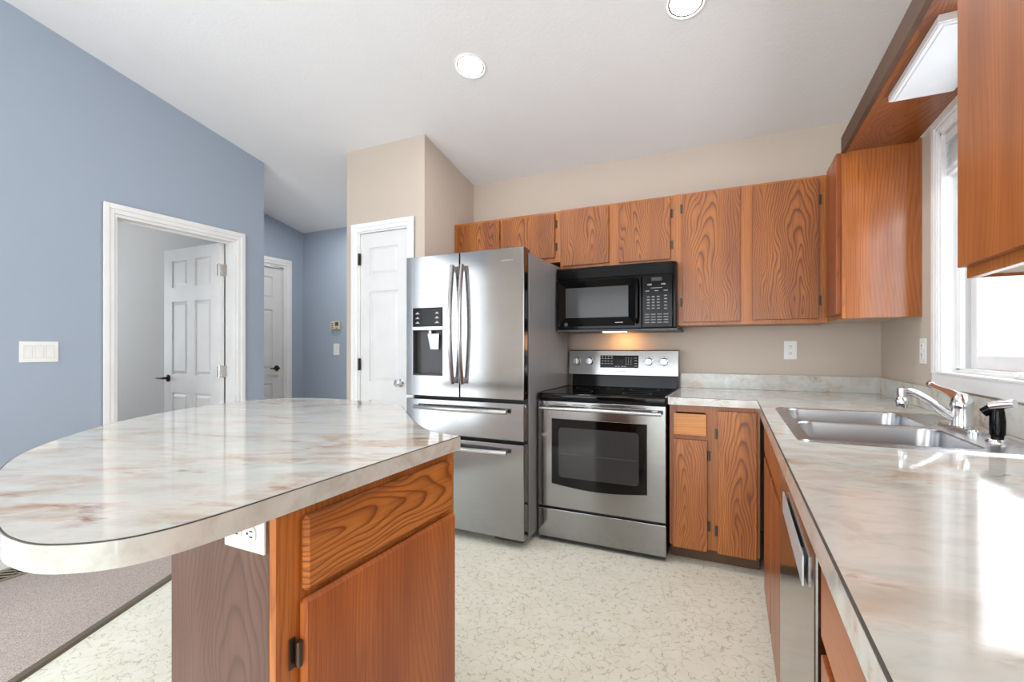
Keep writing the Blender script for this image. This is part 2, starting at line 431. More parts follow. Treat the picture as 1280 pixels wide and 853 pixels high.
mb.box(XL, XL+.012, YR, -1.55, 0.006, .09, .002); mb.box(XL, XL+.012, .31, DO[0]-.061, .006, .09, .002); mb.box(XL, XL+.012, DO[1]+.061, 2.626, .006, .09, .002)
struct(mb.build('baseboard_left', M['white'], smooth=False))
mb = MB(); mb.box(-4.39, -4.378, 2.64, 2.68, .006, .09); mb.box(-4.378, PX0, 3.754, 3.766, .006, .09, .002)
struct(mb.build('baseboard_hall', M['white'], smooth=False))

# panelled doors ----------------------------------------------------------------------------
def panel_door(X, w, h, cols, rows, th=.035, st=.11, mid=.10):
    """door slab in local coords x 0..w, y 0..th, z 0..h"""
    mb = MB(X)
    xs = []
    cw = (w-2*st-(cols-1)*mid)/cols
    for i in range(cols): xs.append((st+i*(cw+mid), st+i*(cw+mid)+cw))
    zb = [0]+[z for r in rows for z in r]+[h]
    mb.box(0, st, 0, th, 0, h); mb.box(w-st, w, 0, th, 0, h)
    for i in range(0, len(zb), 2): mb.box(st, w-st, 0, th, zb[i], zb[i+1])
    for i in range(cols-1):
        for r in rows: mb.box(xs[i][1], xs[i+1][0], 0, th, *r)
    for (a, b) in xs:
        for (z0, z1) in rows:
            mb.box(a, b, .010, th-.010, z0, z1)
            for y_in, y_out in ((.010, .003), (th-.010, th-.003)):
                g0, g1 = .012, .032
                pts = [(a+g0, y_in, z0+g0), (b-g0, y_in, z0+g0), (b-g0, y_in, z1-g0), (a+g0, y_in, z1-g0),
                       (a+g1, y_out, z0+g1), (b-g1, y_out, z0+g1), (b-g1, y_out, z1-g1), (a+g1, y_out, z1-g1)]
                mb.hexa(pts)
    return mb
def lever(parent, p, out, along, mat):
    """lever door handle: rose + lever; p on door face, out = normal, along = lever direction"""
    p = Vector(p); o = Vector(out); a = Vector(along)
    mb = MB()
    ax = 'X' if abs(o.x) > .5 else 'Y'; s = o.x+o.y
    mb.lathe([(.001, 0), (.030, 0), (.030, .006*s), (.022, .012*s), (.010, .014*s), (.010, .045*s), (.001, .046*s)], p, ax, 20)
    mb.tube([p+o*.040, p+o*.042+a*.03, p+o*.042+a*.075, p+o*.040+a*.105], [.009, .009, .008, .006], 10, smooth=3)
    return mb.build('door_handle', mat, parent)
def knob(parent, p, out, mat):
    p = Vector(p); o = Vector(out); ax = 'X' if abs(o.x) > .5 else 'Y'; s = o.x+o.y
    mb = MB(); mb.lathe([(.001, 0), (.030, 0), (.030, .005*s), (.014, .010*s), (.010, .028*s), (.020, .034*s), (.027, .046*s), (.026, .058*s), (.016, .066*s), (.001, .067*s)], p, ax, 24)
    return mb.build('door_knob', mat, parent)
six = [(.22, .80), (.95, 1.56), (1.68, 1.90)]
# open door in the blue wall (hinged on the right jamb, standing at a right angle into the room)
DY = 2.335
X = Matrix.Translation((-4.385, DY, .012))
door = struct(panel_door(X, .745, 2.0, 2, six).build('door_1', M['doorwhite'], smooth=False), 'open white six-panel door in the blue wall')
lever(door, (-4.325, DY, .93), (0, -1, 0), (-1, 0, 0), M['darkmetal'])
lever(door, (-4.325, DY+.035, .93), (0, 1, 0), (-1, 0, 0), M['darkmetal'])
for z in (.22, 1.00, 1.80):
    mb = MB(); mb.box(-3.642, -3.637, DY-.002, DY+.036, z-.045, z+.045); mb.box(-3.637, -3.61, DY+.035, DY+.039, z-.045, z+.045)
    mb.box(-3.672, -3.645, DY-.004, DY, z-.045, z+.045, .001); mb.lathe([(.001, -.05), (.007, -.05), (.007, .05), (.001, .05)], (-3.640, DY-.004, z), 'Z', 10)
    mb.build('hinge', M['nickel'], door)
# hallway door
Xh = Matrix.Translation((-4.43, 2.770, .012)) @ Matrix.Rotation(math.pi/2, 4, 'Z')
door = struct(panel_door(Xh, .746, 2.04, 2, [(.22, .80), (.95, 1.58), (1.70, 1.93)]).build('door_2', M['doorwhite'], smooth=False), 'closed white panel door at the end of the hall')
lever(door, (-4.43, 3.455, .97), (1, 0, 0), (0, -1, 0), M['darkmetal'])
# pantry door
Xp = Matrix.Translation((PO[0]+.014, PY+.012, .012))
door = struct(panel_door(Xp, .442, 2.04, 1, [(.20, .78), (.92, 1.60), (1.72, 1.93)], st=.085).build('door_3', M['doorwhite'], smooth=False), 'narrow white pantry door beside the refrigerator')
knob(door, (PO[1]-.07, PY+.012, .93), (0, -1, 0), M['chrome'])
for z in (.25, 1.06, 1.86):
    mb = MB(); mb.lathe([(.001, -.045), (.008, -.045), (.008, -.018), (.007, -.016), (.007, .016), (.008, .018), (.008, .045), (.001, .045)], (PO[0]+.011, PY-.004, z), 'Z', 10)
    mb.box(PO[0]+.002, PO[0]+.022, PY-.001, PY+.003, z-.045, z+.045); mb.build('hinge', M['darkmetal'], door)

# kitchen window ------------------------------------------------------------------------------
mb = MB()
def wcas(t0, t1, o, i):
    mb.box(XR-t1, XR-t0, WY0-o, WY0-i, WZ0, min(WZ1+o, 2.138), .002); mb.box(XR-t1, XR-t0, WY1+i, WY1+o, WZ0, min(WZ1+o, 2.138), .002)
    mb.box(XR-t1, XR-t0, WY0-i, WY1+i, WZ1+i, min(WZ1+o, 2.138), .002)
wcas(0, .010, .058, 0); wcas(0, .016, .058, .03); wcas(0, .013, .022, .010)
mb.box(XR-.012, XR, WY0-.06, WY1+.06, 1.018, WZ0, .002)               # apron
mb.box(XR-.016, .895, WY0, WY1, WZ0-.001, WZ0+.008, .002)              # stool inside the opening
for a, b, z, zz in ((WY0, WY0+.012, WZ0, WZ1), (WY1-.012, WY1, WZ0, WZ1), (WY0, WY1, WZ1-.012, WZ1)): mb.box(XR-.002, .90, a, b, z, zz)
win = struct(mb.build('window_1', M['white'], smooth=False), 'white window over the sink')
mb = MB()
fx0, fx1 = .835, .885
a0, a1, z0, z1 = WY0+.012, WY1-.012, WZ0+.008, WZ1-.012
for a, b, z, zz in ((a0, a0+.04, z0, z1), (a1-.04, a1, z0, z1), (a0, a1, z1-.03, z1), (a0, a1, z0, z0+.018)): mb.box(fx0, fx1, a, b, z, zz, .003)
mb.box(fx0-.012, fx0, a0, a1, z0, z0+.010, .002)
mb.build('window_frame', M['white'], win, smooth=False)
ym = (a0+a1)/2
def sash(x0, x1, ya, yb):
    mb = MB(); w = .052
    for a, b, z, zz in ((ya, ya+w, z0+.018, z1-.03), (yb-w, yb, z0+.018, z1-.03), (ya+w, yb-w, z1-.03-w, z1-.03), (ya+w, yb-w, z0+.018, z0+.018+w)): mb.box(x0, x1, a, b, z, zz, .003)
    s = mb.build('sash', M['white'], win, smooth=False)
    mb = MB(); mb.box((x0+x1)/2-.002, (x0+x1)/2+.002, ya+w-.004, yb-w+.004, z0+.018+w-.004, z1-.03-w+.004)
    mb.build('pane', M['glass'], s, smooth=False)
sash(.840, .860, a0+.04, ym+.02); sash(.862, .882, ym-.02, a1-.055)
mb = MB(); mb.box(.846, .882, a1-.0565, a1-.0535, z0+.018, z1-.03); mb.build('weather_strip', M['legend'], win, smooth=False)
mb = MB()
for y in (2.02, 1.975): mb.lathe([(.001, 0), (.014, .001), (.018, .008), (.016, .016), (.008, .021), (.001, .022)], (.820, y, z0+.001), 'Z', 16)
mb.box(.812, .828, 1.965, 2.03, z0+.0, z0+.008, .003); mb.build('latch', M['plastic_white'], win)
# unseen glass doors behind the camera: patio and dining ones added for daylight
def glass_wall(n, lo, hi, zt, plane, axis, label):
    mb = MB(); m = (lo+hi)/2
    def b(a, aa, z, zz, t=.05):
        if axis == 'Y': mb.box(a, aa, plane-t, plane, z, zz, .003)
        else: mb.box(plane-t, plane, a, aa, z, zz, .003)
    for a, aa in ((lo, lo+.06), (hi-.06, hi), (m-.035, m+.035)): b(a, aa, .01, zt)
    b(lo, hi, zt-.06, zt); b(lo, hi, .01, .09)
    o = struct(mb.build('window_%d' % n, M['white'], smooth=False), label)
    for a, aa in ((lo+.06, m-.035), (m+.035, hi-.06)):
        mb = MB()
        if axis == 'Y': mb.box(a, aa, plane-.028, plane-.024, .09, zt-.06)
        else: mb.box(plane-.028, plane-.024, a, aa, .09, zt-.06)
        mb.build('pane', M['glass'], o, smooth=False)
glass_wall(2, -3.3, .6, 2.4, YR-.03, 'Y', 'wide unseen glass doors added in the rear wall for daylight')
glass_wall(4, -3.2, -1.2, 2.2, XR+.08, 'X', 'unseen glass door added in the window wall for daylight')
glass_wall(3, -1.50, .26, 2.45, XL-.03, 'X', 'sliding glass door in the blue wall')

# mini blind raised at the top of the window
bl = thing('window_blind', 'white mini blind pulled up to the top of the window over the sink', 'blind', (.812, ym, 1.9))
mb = MB(); mb.box(.798, .828, a0+.004, a1-.004, 2.030, 2.068, .003); mb.build('head_rail', M['blind'], bl)
mb = MB()
for k in range(9):
    z = 2.018-k*.011
    mb.hexa([(.800, a0+.008, z-.004), (.826, a0+.008, z+.001), (.826, a1-.008, z+.001), (.800, a1-.008, z-.004),
             (.800, a0+.008, z-.0025), (.826, a0+.008, z+.0025), (.826, a1-.008, z+.0025), (.800, a1-.008, z-.0025)])
mb.build('slats', M['blind'], bl, smooth=False)
mb = MB(); mb.box(.801, .825, a0+.008, a1-.008, 1.896, 1.914, .004); mb.build('bottom_rail', M['blind'], bl)
mb = MB(); mb.tube([(.800, a1-.06, 2.03), (.799, a1-.06, 1.62)], .0035, 8, smooth=0); mb.build('tilt_wand', M['glass'], bl)

# ------------------------------------------------------------------ cabinets
DT = .02
WARM = (176, 104, 42); WDK = (86, 40, 14)
def door_slab(name, face, across, fixed, a0, a1, z0, z1, parent, grain='Z', hinges=(), style='plain', light=WARM, dark=WDK, bev=.0022, seg=2):
    """slab door; face '-Y' (front at y=fixed) or '-X' (front at x=fixed) or '+X'"""
    mb = MB()
    if face == '-Y': mb.box(a0, a1, fixed, fixed+DT, z0, z1, bev, seg)
    elif face == '-X': mb.box(fixed, fixed+DT, a0, a1, z0, z1, bev, seg)
    else: mb.box(fixed-DT, fixed, a0, a1, z0, z1, bev, seg)
    g = {'Z': 'Z', 'A': across}[grain]; ac = across if grain == 'Z' else 'Z'
    d = mb.build(name, oak(ac, g, light, dark, style), parent)
    for (a, z) in hinges:
        mb = MB()
        s = -1 if abs(a-a0) < abs(a-a1) else 1
        if face == '-Y':
            mb.lathe([(.001, -.024), (.005, -.024), (.005, .024), (.001, .024)], (a+s*.005, fixed+.010, z), 'Z', 10)
            mb.box(a+s*.004, a+s*.016, fixed+.0155, fixed+.0195, z-.028, z+.028, .001)
        else:
            o = 1 if face == '-X' else -1
            mb.lathe([(.001, -.024), (.005, -.024), (.005, .024), (.001, .024)], (fixed+o*.010, a+s*.005, z), 'Z', 10)
            mb.box(min(fixed+o*.0155, fixed+o*.0195), max(fixed+o*.0155, fixed+o*.0195), a+s*.004, a+s*.016, z-.028, z+.028, .001)
        mb.build('hinge', M['bronze'], d)
    return d
def carcass(mb, x0, x1, y0, y1, z0, z1, front, t=.016, top=True, bottom=True, back=True):
    """hollow cabinet box, open on 'front' side ('-Y','-X','+X')"""
    if front == '-Y':
        mb.box(x0, x0+t, y0, y1, z0, z1); mb.box(x1-t, x1, y0, y1, z0, z1)
        if back: mb.box(x0+t, x1-t, y1-.006, y1, z0, z1)
        yb = y1-.006
        if top: mb.box(x0+t, x1-t, y0, yb, z1-t, z1)
        if bottom: mb.box(x0+t, x1-t, y0, yb, z0, z0+t)
    else:
        mb.box(x0, x1, y0, y0+t, z0, z1); mb.box(x0, x1, y1-t, y1, z0, z1)
        xa, xb = (x1-.006, x1) if front == '-X' else (x0, x0+.006)
        if back: mb.box(xa, xb, y0+t, y1-t, z0, z1)
        if front == '-X': xr = (x0, x1-.006)
        else: xr = (x0+.006, x1)
        if top: mb.box(*xr, y0+t, y1-t, z1-t, z1)
        if bottom: mb.box(*xr, y0+t, y1-t, z0, z0+t)
    return mb
def frame(face, fixed, spans_v, spans_h, z0, z1, parent, mat, t=.019):
    """face frame: vertical stiles spans_v [(a,b)], rails spans_h [(a,b,z0,z1)] sitting behind fixed"""
    mb = MB()
    for (a, b, *zz) in [(*v, z0, z1) for v in spans_v] + list(spans_h):
        if face == '-Y': mb.box(a, b, fixed, fixed+t, *zz, .001)
        elif face == '-X': mb.box(fixed, fixed+t, a, b, *zz, .001)
        else: mb.box(fixed-t, fixed, a, b, *zz, .001)
    return mb.build('face_frame', mat, parent, smooth=False)
OAKX = oak('X', 'Z', (186, 114, 50), (126, 68, 26), 'straight')
OAKY = oak('Y', 'Z', (186, 114, 50), (126, 68, 26), 'straight')
BODY = oak('X', 'Z', (170, 98, 46), (110, 58, 24), 'straight')
FY = 3.10                        # front of the upper doors on the back wall
def upper(label, x0, x1, z0, z1, doors, stiles):
    t = thing('wall_cabinet', label, 'cabinet', ((x0+x1)/2, 3.27, z0), 'oak wall cabinets')
    carcass(MB(), x0, x1, FY+DT+.019, YB, z0, z1, '-Y').build('body', BODY, t, smooth=False)
    frame('-Y', FY+DT, stiles, [(a[1], b[0], *zz) for a, b in zip(stiles, stiles[1:]) for zz in ((z0, z0+.04), (z1-.035, z1))], z0, z1, t, OAKX)
    for (a, b, za, zb, hs) in doors: door_slab('door', '-Y', 'X', FY, a, b, za, zb, t, hinges=hs)
    return t
upper('short oak wall cabinet with two doors directly above the refrigerator', -1.973, -1.098, 1.790, 2.150,
      [(-1.940, -1.570, 1.822, 2.132, ()), (-1.546, -1.135, 1.822, 2.132, ((-1.135, 1.90), (-1.135, 2.06)))],
      [(-1.973, -1.930), (-1.590, -1.530), (-1.145, -1.098)])
upper('oak wall cabinet with two doors directly above the black microwave', -1.098, -.326, 1.728, 2.153,
      [(-1.082, -.752, 1.756, 2.140, ()), (-.685, -.358, 1.750, 2.140, ((-.358, 1.84), (-.358, 2.04)))],
      [(-1.098, -1.070), (-.765, -.675), (-.370, -.326)])
upper('tall oak wall cabinet with two doors between the microwave and the corner', -.326, .484, 1.325, 2.155,
      [(-.285, .040, 1.345, 2.142, ((-.285, 1.47), (-.285, 2.06))), (.104, .436, 1.350, 2.140, ((.436, 1.45), (.436, 2.02)))],
      [(-.326, -.275), (.030, .114), (.426, .484)])
FX = .484
t = thing('wall_cabinet', 'tall oak corner wall cabinet whose glossy end panel meets the window casing', 'cabinet', (.63, 3.08, 1.33), 'oak wall cabinets')
mb = MB(); mb.box(FX+.019, XR, 2.762, 3.42, 1.335, 1.351); mb.box(FX+.019, XR, 2.762, 3.42, 2.139, 2.155); mb.box(XR-.008, XR, 2.776, 3.42, 1.351, 2.139)
mb.build('body', M['underside'], t, smooth=False)
mb = MB(); mb.box(FX+.012, XR, 2.758, 2.776, 1.328, 2.156, .001); mb.build('end_panel', oak('X', 'Z', (184, 108, 50), (104, 52, 20), 'straight', .25, 1.0, .14), t, smooth=False)
frame('-X', FX, [(2.7585, 2.80), (3.06, 3.11)], [(2.80, 3.06, 1.328, 1.37), (2.80, 3.06, 2.12, 2.156)], 1.328, 2.156, t, OAKY)
door_slab('door', '-X', 'Y', FX-DT, 2.790, 3.055, 1.352, 2.150, t, style='straight', light=(166, 88, 40), dark=(110, 52, 22))
# near cabinet on the window wall
t = thing('wall_cabinet', 'oak wall cabinet hanging alone on the near side of the window above the counter', 'cabinet', (.64, .9, 1.34), 'oak wall cabinets')
mb = MB(); carcass(mb, FX+.034, XR, .30, 1.455, 1.345, 2.155, '-X', bottom=False).build('body', BODY, t, smooth=False)
mb = MB(); mb.box(FX+.034, XR-.006, .316, 1.439, 1.352, 1.366); mb.build('bottom_panel', M['underside'], t, smooth=False)
frame('-X', FX+.015, [(.30, .345), (1.415, 1.455), (.86, .90)], [(.345, .86, 1.345, 1.385), (.90, 1.415, 1.345, 1.385), (.345, .86, 2.12, 2.155), (.90, 1.415, 2.12, 2.155)], 1.345, 2.155, t, OAKY)
door_slab('door', '-X', 'Y', FX-.005, .893, 1.447, 1.370, 2.145, t, style='straight', light=(180, 106, 52), dark=(128, 66, 28))
door_slab('door', '-X', 'Y', FX-.005, .320, .870, 1.370, 2.145, t, style='straight', light=(180, 106, 52), dark=(128, 66, 28))
# light bridge over the sink
t = thing('light_bridge', 'oak bridge panel over the sink window holding a white light box', 'cabinet bridge', (.63, 2.1, 2.15))
y0, y1, x0, x1 = 1.456, 2.757, FX+.016, XR-.022
mb = MB(); mb.box(x0, x1, y0, y1, 2.140, 2.158)
mb.build('panel', oak('X', 'Y', (160, 92, 42), (96, 48, 20), 'plain', .3), t, smooth=False)
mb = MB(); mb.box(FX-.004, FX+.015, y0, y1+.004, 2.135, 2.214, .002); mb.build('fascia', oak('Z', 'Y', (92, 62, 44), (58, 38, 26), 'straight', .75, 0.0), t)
hx0, hx1, hy0, hy1 = .534, .726, 1.735, 2.216
t2 = thing('fluorescent_light', 'white rectangular box light mounted under the oak bridge over the sink', 'light', (.63, 1.98, 2.14))
mb = MB(); mb.box(hx0, hx1, hy0, hy1, 2.116, 2.1398, .002); mb.build('housing', M['white'], t2, smooth=False)
mb = MB(); mb.box(hx0+.004, hx1-.004, hy0+.004, hy1-.004, 2.1125, 2.117, .001); mb.box(hx0+.016, hx1-.016, hy0+.016, hy1-.016, 2.109, 2.113, .002); mb.build('diffuser', M['diffuser'], t2, smooth=False)

# base cabinets ------------------------------------------------------------------------------
t = thing('base_cabinet', 'oak base cabinet with one drawer and two doors between the range and the corner', 'cabinet', (-.1, 3.05, 0))
BX0, BX1, BYF = -.320, .128, 2.72
carcass(MB(), BX0, BX1, BYF+DT+.019, YB, .09, .872, '-Y', top=False).build('body', BODY, t, smooth=False)
frame('-Y', BYF+DT, [(BX0, -.285), (-.135, -.045), (.098, BX1)], [(-.285, -.135, .09, .115), (-.285, -.135, .675, .72), (-.285, -.135, .83, .872), (-.045, .098, .09, .115), (-.045, .098, .83, .872)], .09, .872, t, OAKX)
mb = MB(); mb.box(BX0, BX1, 2.81, 2.826, 0, .09); mb.build('toe_kick', M['kick'], t, smooth=False)
door_slab('drawer', '-Y', 'X', BYF, -.297, -.128, .707, .824, t, grain='A', style='straight', light=(222, 148, 70), dark=(150, 86, 34))
door_slab('door', '-Y', 'X', BYF, -.300, -.124, .084, .682, t, hinges=((-.124, .22), (-.124, .60)), light=(200, 122, 50), dark=(100, 48, 16))  # oak colour lightened to make up for weak light down here
door_slab('door', '-Y', 'X', BYF, -.072, .112, .084, .846, t, hinges=((-.072, .20), (-.072, .72)), light=(200, 122, 50), dark=(100, 48, 16))
RXF = .130                        # front of the doors on the sink run
def run_cab(label, y0, y1, parts, stiles, back=XR-.01):
    t = thing('base_cabinet', label, 'cabinet', (.45, (y0+y1)/2, 0))
    carcass(MB(), RXF+DT+.019, back, y0, y1, .09, .872, '-X', top=False).build('body', BODY, t, smooth=False)
    frame('-X', RXF+DT, stiles, [(a[1], b[0], *zz) for a, b in zip(stiles, stiles[1:]) for zz in ((.09, .115), (.68, .715), (.83, .872))], .09, .872, t, OAKY)
    mb = MB(); mb.box(.20, .216, y0, y1, 0, .09); mb.build('toe_kick', M['kick'], t, smooth=False)
    for (n, a, b, za, zb) in parts: door_slab(n, '-X', 'Y', RXF, a, b, za, zb, t, grain='Z' if n == 'door' else 'A', style='straight', light=(178, 98, 42), dark=(122, 60, 22))
    return t
run_cab('oak sink base cabinet under the double sink beside the dishwasher', 1.605, 2.738,
        [('door', 1.63, 2.015, .084, .682), ('door', 2.045, 2.43, .084, .682), ('drawer_front', 1.63, 2.015, .71, .846), ('drawer_front', 2.045, 2.43, .71, .846)],
        [(1.605, 1.64), (2.005, 2.055), (2.42, 2.738)])
run_cab('oak drawer base cabinet on the near side of the dishwasher', -.60, .935,
        [('drawer', .33, .905, .71, .846), ('door', .33, .905, .084, .682), ('drawer', -.58, .30, .71, .846), ('door', -.58, .30, .084, .682)],
        [(-.60, -.57), (.29, .34), (.895, .935)])
# dishwasher
t = thing('dishwasher', 'stainless steel dishwasher under the counter between the sink cabinet and a drawer cabinet', 'dishwasher', (.45, 1.28, 0))
mb = MB(); mb.box(.175, .76, .958, 1.595, .10, .868); mb.build('tub', M['black_matte'], t, smooth=False)
mb = MB(); mb.box(.126, .172, .945, 1.588, .115, .858, .006, 3); d = mb.build('door', M['steel'], t)
mb = MB(); mb.hexa([(.119, 1.04, .728), (.122, 1.04, .728), (.122, 1.42, .752), (.119, 1.42, .752), (.119, 1.04, .785), (.122, 1.04, .785), (.122, 1.42, .803), (.119, 1.42, .803)])
for y in (1.10, 1.36): mb.box(.121, .130, y-.015, y+.015, .750, .775)
mb.build('handle', M['silver'], d, smooth=False)
mb = MB(); mb.box(.19, .21, .97, 1.59, .004, .10); mb.build('kick_plate', M['black_matte'], t, smooth=False)

# countertop (L shape) -------------------------------------------------------------------------
CE, CY = .112, 2.700
SX0, SX1, SY0, SY1 = .170, .735, 1.565, 2.402     # sink rim
t = thing('countertop', 'L-shaped marble-look laminate countertop holding the sink, with backsplash', 'countertop', (.4, 2.0, .874))
zt, zb_ = .914, .876
hx0, hx1, hy0, hy1 = SX0+.018, SX1-.018, SY0+.018, SY1-.018
mb = MB()
for a in ((-.320, CE+.004, CY+.004, 3.40), (CE+.004, hx0, -.62, 3.40), (hx1, XR-.002, -.62, 3.40), (hx0, hx1, -.62, hy0), (hx0, hx1, hy1, 3.40)): mb.box(*a, zb_, zt)
mb.build('top', M['marble_counter'], t, smooth=False)
mb = MB()
mb.box(-.320, CE, CY, CY+.004, .872, zt-.0022); mb.box(CE, CE+.004, -.62, CY+.004, .872, zt-.0022)
disp(mb.build('edge_band', M['marble_counter'], t, smooth=False), 'marble-look front edge of the counter')
mb = MB(); mb.box(-.320, CE+.0005, CY+.0005, CY+.004, zt-.0022, zt-.0003); mb.box(CE+.0005, CE+.004, -.62, CY, zt-.0022, zt-.0003); mb.build('seam', M['seam'], t, smooth=False)
mb = MB(); mb.box(-.322, XR-.002, 3.398, 3.418, zt, 1.012, .002); mb.box(XR-.022, XR-.002, -.62, 3.398, zt, 1.012, .002)
disp(mb.build('backsplash', M['marble_splash'], t, smooth=False), 'low marble-look backsplash')
mb = MB(); mb.box(-.3245, -.3222, 3.398, 3.418, .914, 1.012); mb.box(-.3235, -.3202, CY, 3.398, .872, .9135); mb.build('end_cap', M['plastic_white'], t, smooth=False)

# sink --------------------------------------------------------------------------------------------
sk = thing('sink', 'double-bowl stainless steel sink set into the counter below the window', 'sink', (.45, 1.98, .914))
mb = MB(); bm = mb.bm
def rrect(x0, x1, y0, y1, r, n=5):
    out = []
    for cx, cy, a in ((x1-r, y1-r, 0), (x0+r, y1-r, 90), (x0+r, y0+r, 180), (x1-r, y0+r, 270)):
        for k in range(n+1):
            an = math.radians(a+90*k/n); out.append((cx+r*math.cos(an), cy+r*math.sin(an)))
    return out
bowls = [(SX0+.035, .600, SY0+.035, 1.970), (SX0+.035, .600, 1.998, SY1-.035)]
zr = .919
# rim plate with two rounded holes (filled between loops)
def loop(pts, z): return [bm.verts.new((x, y, z)) for x, y in pts]
outer_hi = loop(rrect(SX0+.006, SX1-.006, SY0+.006, SY1-.006, .03), zr)
outer_lo = loop(rrect(SX0, SX1, SY0, SY1, .034), .9142)
n = len(outer_hi)
for i in range(n): bm.faces.new((outer_lo[i], outer_lo[(i+1) % n], outer_hi[(i+1) % n], outer_hi[i]))
es = [bm.edges.get((outer_hi[i], outer_hi[(i+1) % n])) for i in range(n)]
bl_ = []
for b in bowls:
    L = loop(rrect(*b, .05), zr); k = len(L)
    for i in range(k): es.append(bm.edges.new((L[i], L[(i+1) % k])))
    bl_.append(L)
bmesh.ops.triangle_fill(bm, use_beauty=True, use_dissolve=False, edges=es)
rim = mb.build('rim', M['sink_steel'], sk)
for b in bowls:
    mb = MB(); bm = mb.bm; prev = None
    for (ins, z, r) in ((0, zr, .05), (.004, zr-.006, .05), (.012, zr-.10, .055), (.018, zr-.15, .06), (.04, zr-.172, .06), (.09, zr-.178, .06)):
        L = loop(rrect(b[0]+ins, b[1]-ins, b[2]+ins, b[3]-ins, r), z)
        if prev:
            for i in range(len(L)): bm.faces.new((prev[i], prev[(i+1) % len(L)], L[(i+1) % len(L)], L[i]))
        prev = L
    bm.faces.new(prev)
    o = mb.build('bowl', M['sink_steel'], sk)
    mb = MB(); mb.lathe([(.001, 0), (.045, 0), (.045, .003), (.036, .004), (.030, -.0), (.001, .0)], ((b[0]+b[1])/2, (b[2]+b[3])/2, zr-.1775), 'Z', 24); mb.build('drain', M['chrome'], o)
# faucet
fc = thing('faucet', 'chrome single-lever faucet on the sink deck below the window', 'faucet', (.675, 1.99, zr))
fx, fy = .668, 1.985
mb = MB(); mb.prism([(x, y) for x, y in rrect(fx-.028, fx+.028, fy-.125, fy+.125, .026)], 'Z', zr, zr+.010)
mb.prism([(x, y) for x, y in rrect(fx-.022, fx+.022, fy-.110, fy+.110, .020)], 'Z', zr+.010, zr+.014); mb.build('base_plate', M['chrome'], fc)
mb = MB(); mb.lathe([(.001, 0), (.030, 0), (.029, .020), (.027, .055), (.030, .060), (.030, .072), (.026, .088), (.016, .102), (.001, .106)], (fx, fy, zr+.012), 'Z', 28); mb.build('body', M['chrome'], fc)
mb = MB(); tipx, tipy = .515, 1.985
mb.tube([(fx-.01, fy, zr+.028), (fx-.045, fy, zr+.055), (fx-.085, fy, zr+.090), (fx-.125, fy, zr+.115), (tipx, tipy, zr+.116)], [.016, .014, .0125, .0125, .013], 14, smooth=5)
mb.lathe([(.001, .012), (.014, .010), (.014, -.014), (.012, -.016), (.012, -.020), (.015, -.022), (.0185, -.030), (.019, -.045), (.014, -.056), (.001, -.057)], (tipx, tipy, zr+.118), 'Z', 20)
mb.build('spout', M['chrome'], fc)
mb = MB(); mb.tube([(fx, fy+.005, zr+.100), (fx-.006, fy+.05, zr+.112), (fx-.018, fy+.12, zr+.122), (fx-.026, fy+.165, zr+.132)], [.024, .019, .012, .011], 12, flat=(1.0, .75), smooth=5)
mb.lathe([(.001, -.012), (.010, -.012), (.014, -.004), (.014, .004), (.010, .012), (.001, .012)], (fx-.027, fy+.170, zr+.133), 'Y', 16); mb.build('lever', M['chrome'], fc)
# side sprayer
sp = thing('sink_sprayer', 'black side sprayer with chrome collar standing on the sink deck beside the faucet', 'sprayer', (.664, 1.735, zr))
px, py = .664, 1.748
mb = MB(); mb.lathe([(.001, 0), (.026, 0), (.026, .004), (.022, .010), (.016, .012), (.001, .012)], (px, py, zr), 'Z', 24); mb.build('collar', M['chrome'], sp)
mb = MB(); mb.lathe([(.001, 0), (.013, 0), (.014, .008), (.017, .012), (.0175, .050), (.015, .075), (.013, .085), (.001, .088)], (px, py, zr+.011), 'Z', 20)
mb.tube([(px-.024, py+.016, zr+.080), (px-.004, py+.004, zr+.098)], [.013, .014], 12, smooth=0)
mb.build('body', M['black_gloss'], sp)
mb = MB(); mb.tube([(px-.012, py+.006, zr+.101), (px+.008, py-.012, zr+.108), (px+.024, py-.030, zr+.112)], [.014, .0135, .012], 14, smooth=4); mb.build('spray_head', M['chrome'], sp)

# ------------------------------------------------------------------ refrigerator
FRY = 2.490
fr = thing('refrigerator', 'stainless steel french-door refrigerator with ice dispenser beside the pantry', 'refrigerator', (-1.52, 2.9, 0))
FL, FRR, FG = -1.948, -1.100, -1.539
mb = MB(); mb.box(FL+.006, FRR-.002, 2.572, 3.30, .045, 1.752, .004); disp(mb.build('body', M['fridge_side'], fr), 'matte grey cabinet sides')
mb = MB(); mb.box(FL+.012, FRR-.008, 2.556, 2.574, .05, 1.745); mb.build('gasket', M['black_matte'], fr, smooth=False)
def bulge_door(mb, x0, x1, z0, z1, y0, y1):
    mb.box(x0, x1, y0, y1, z0, z1, .005, 3)
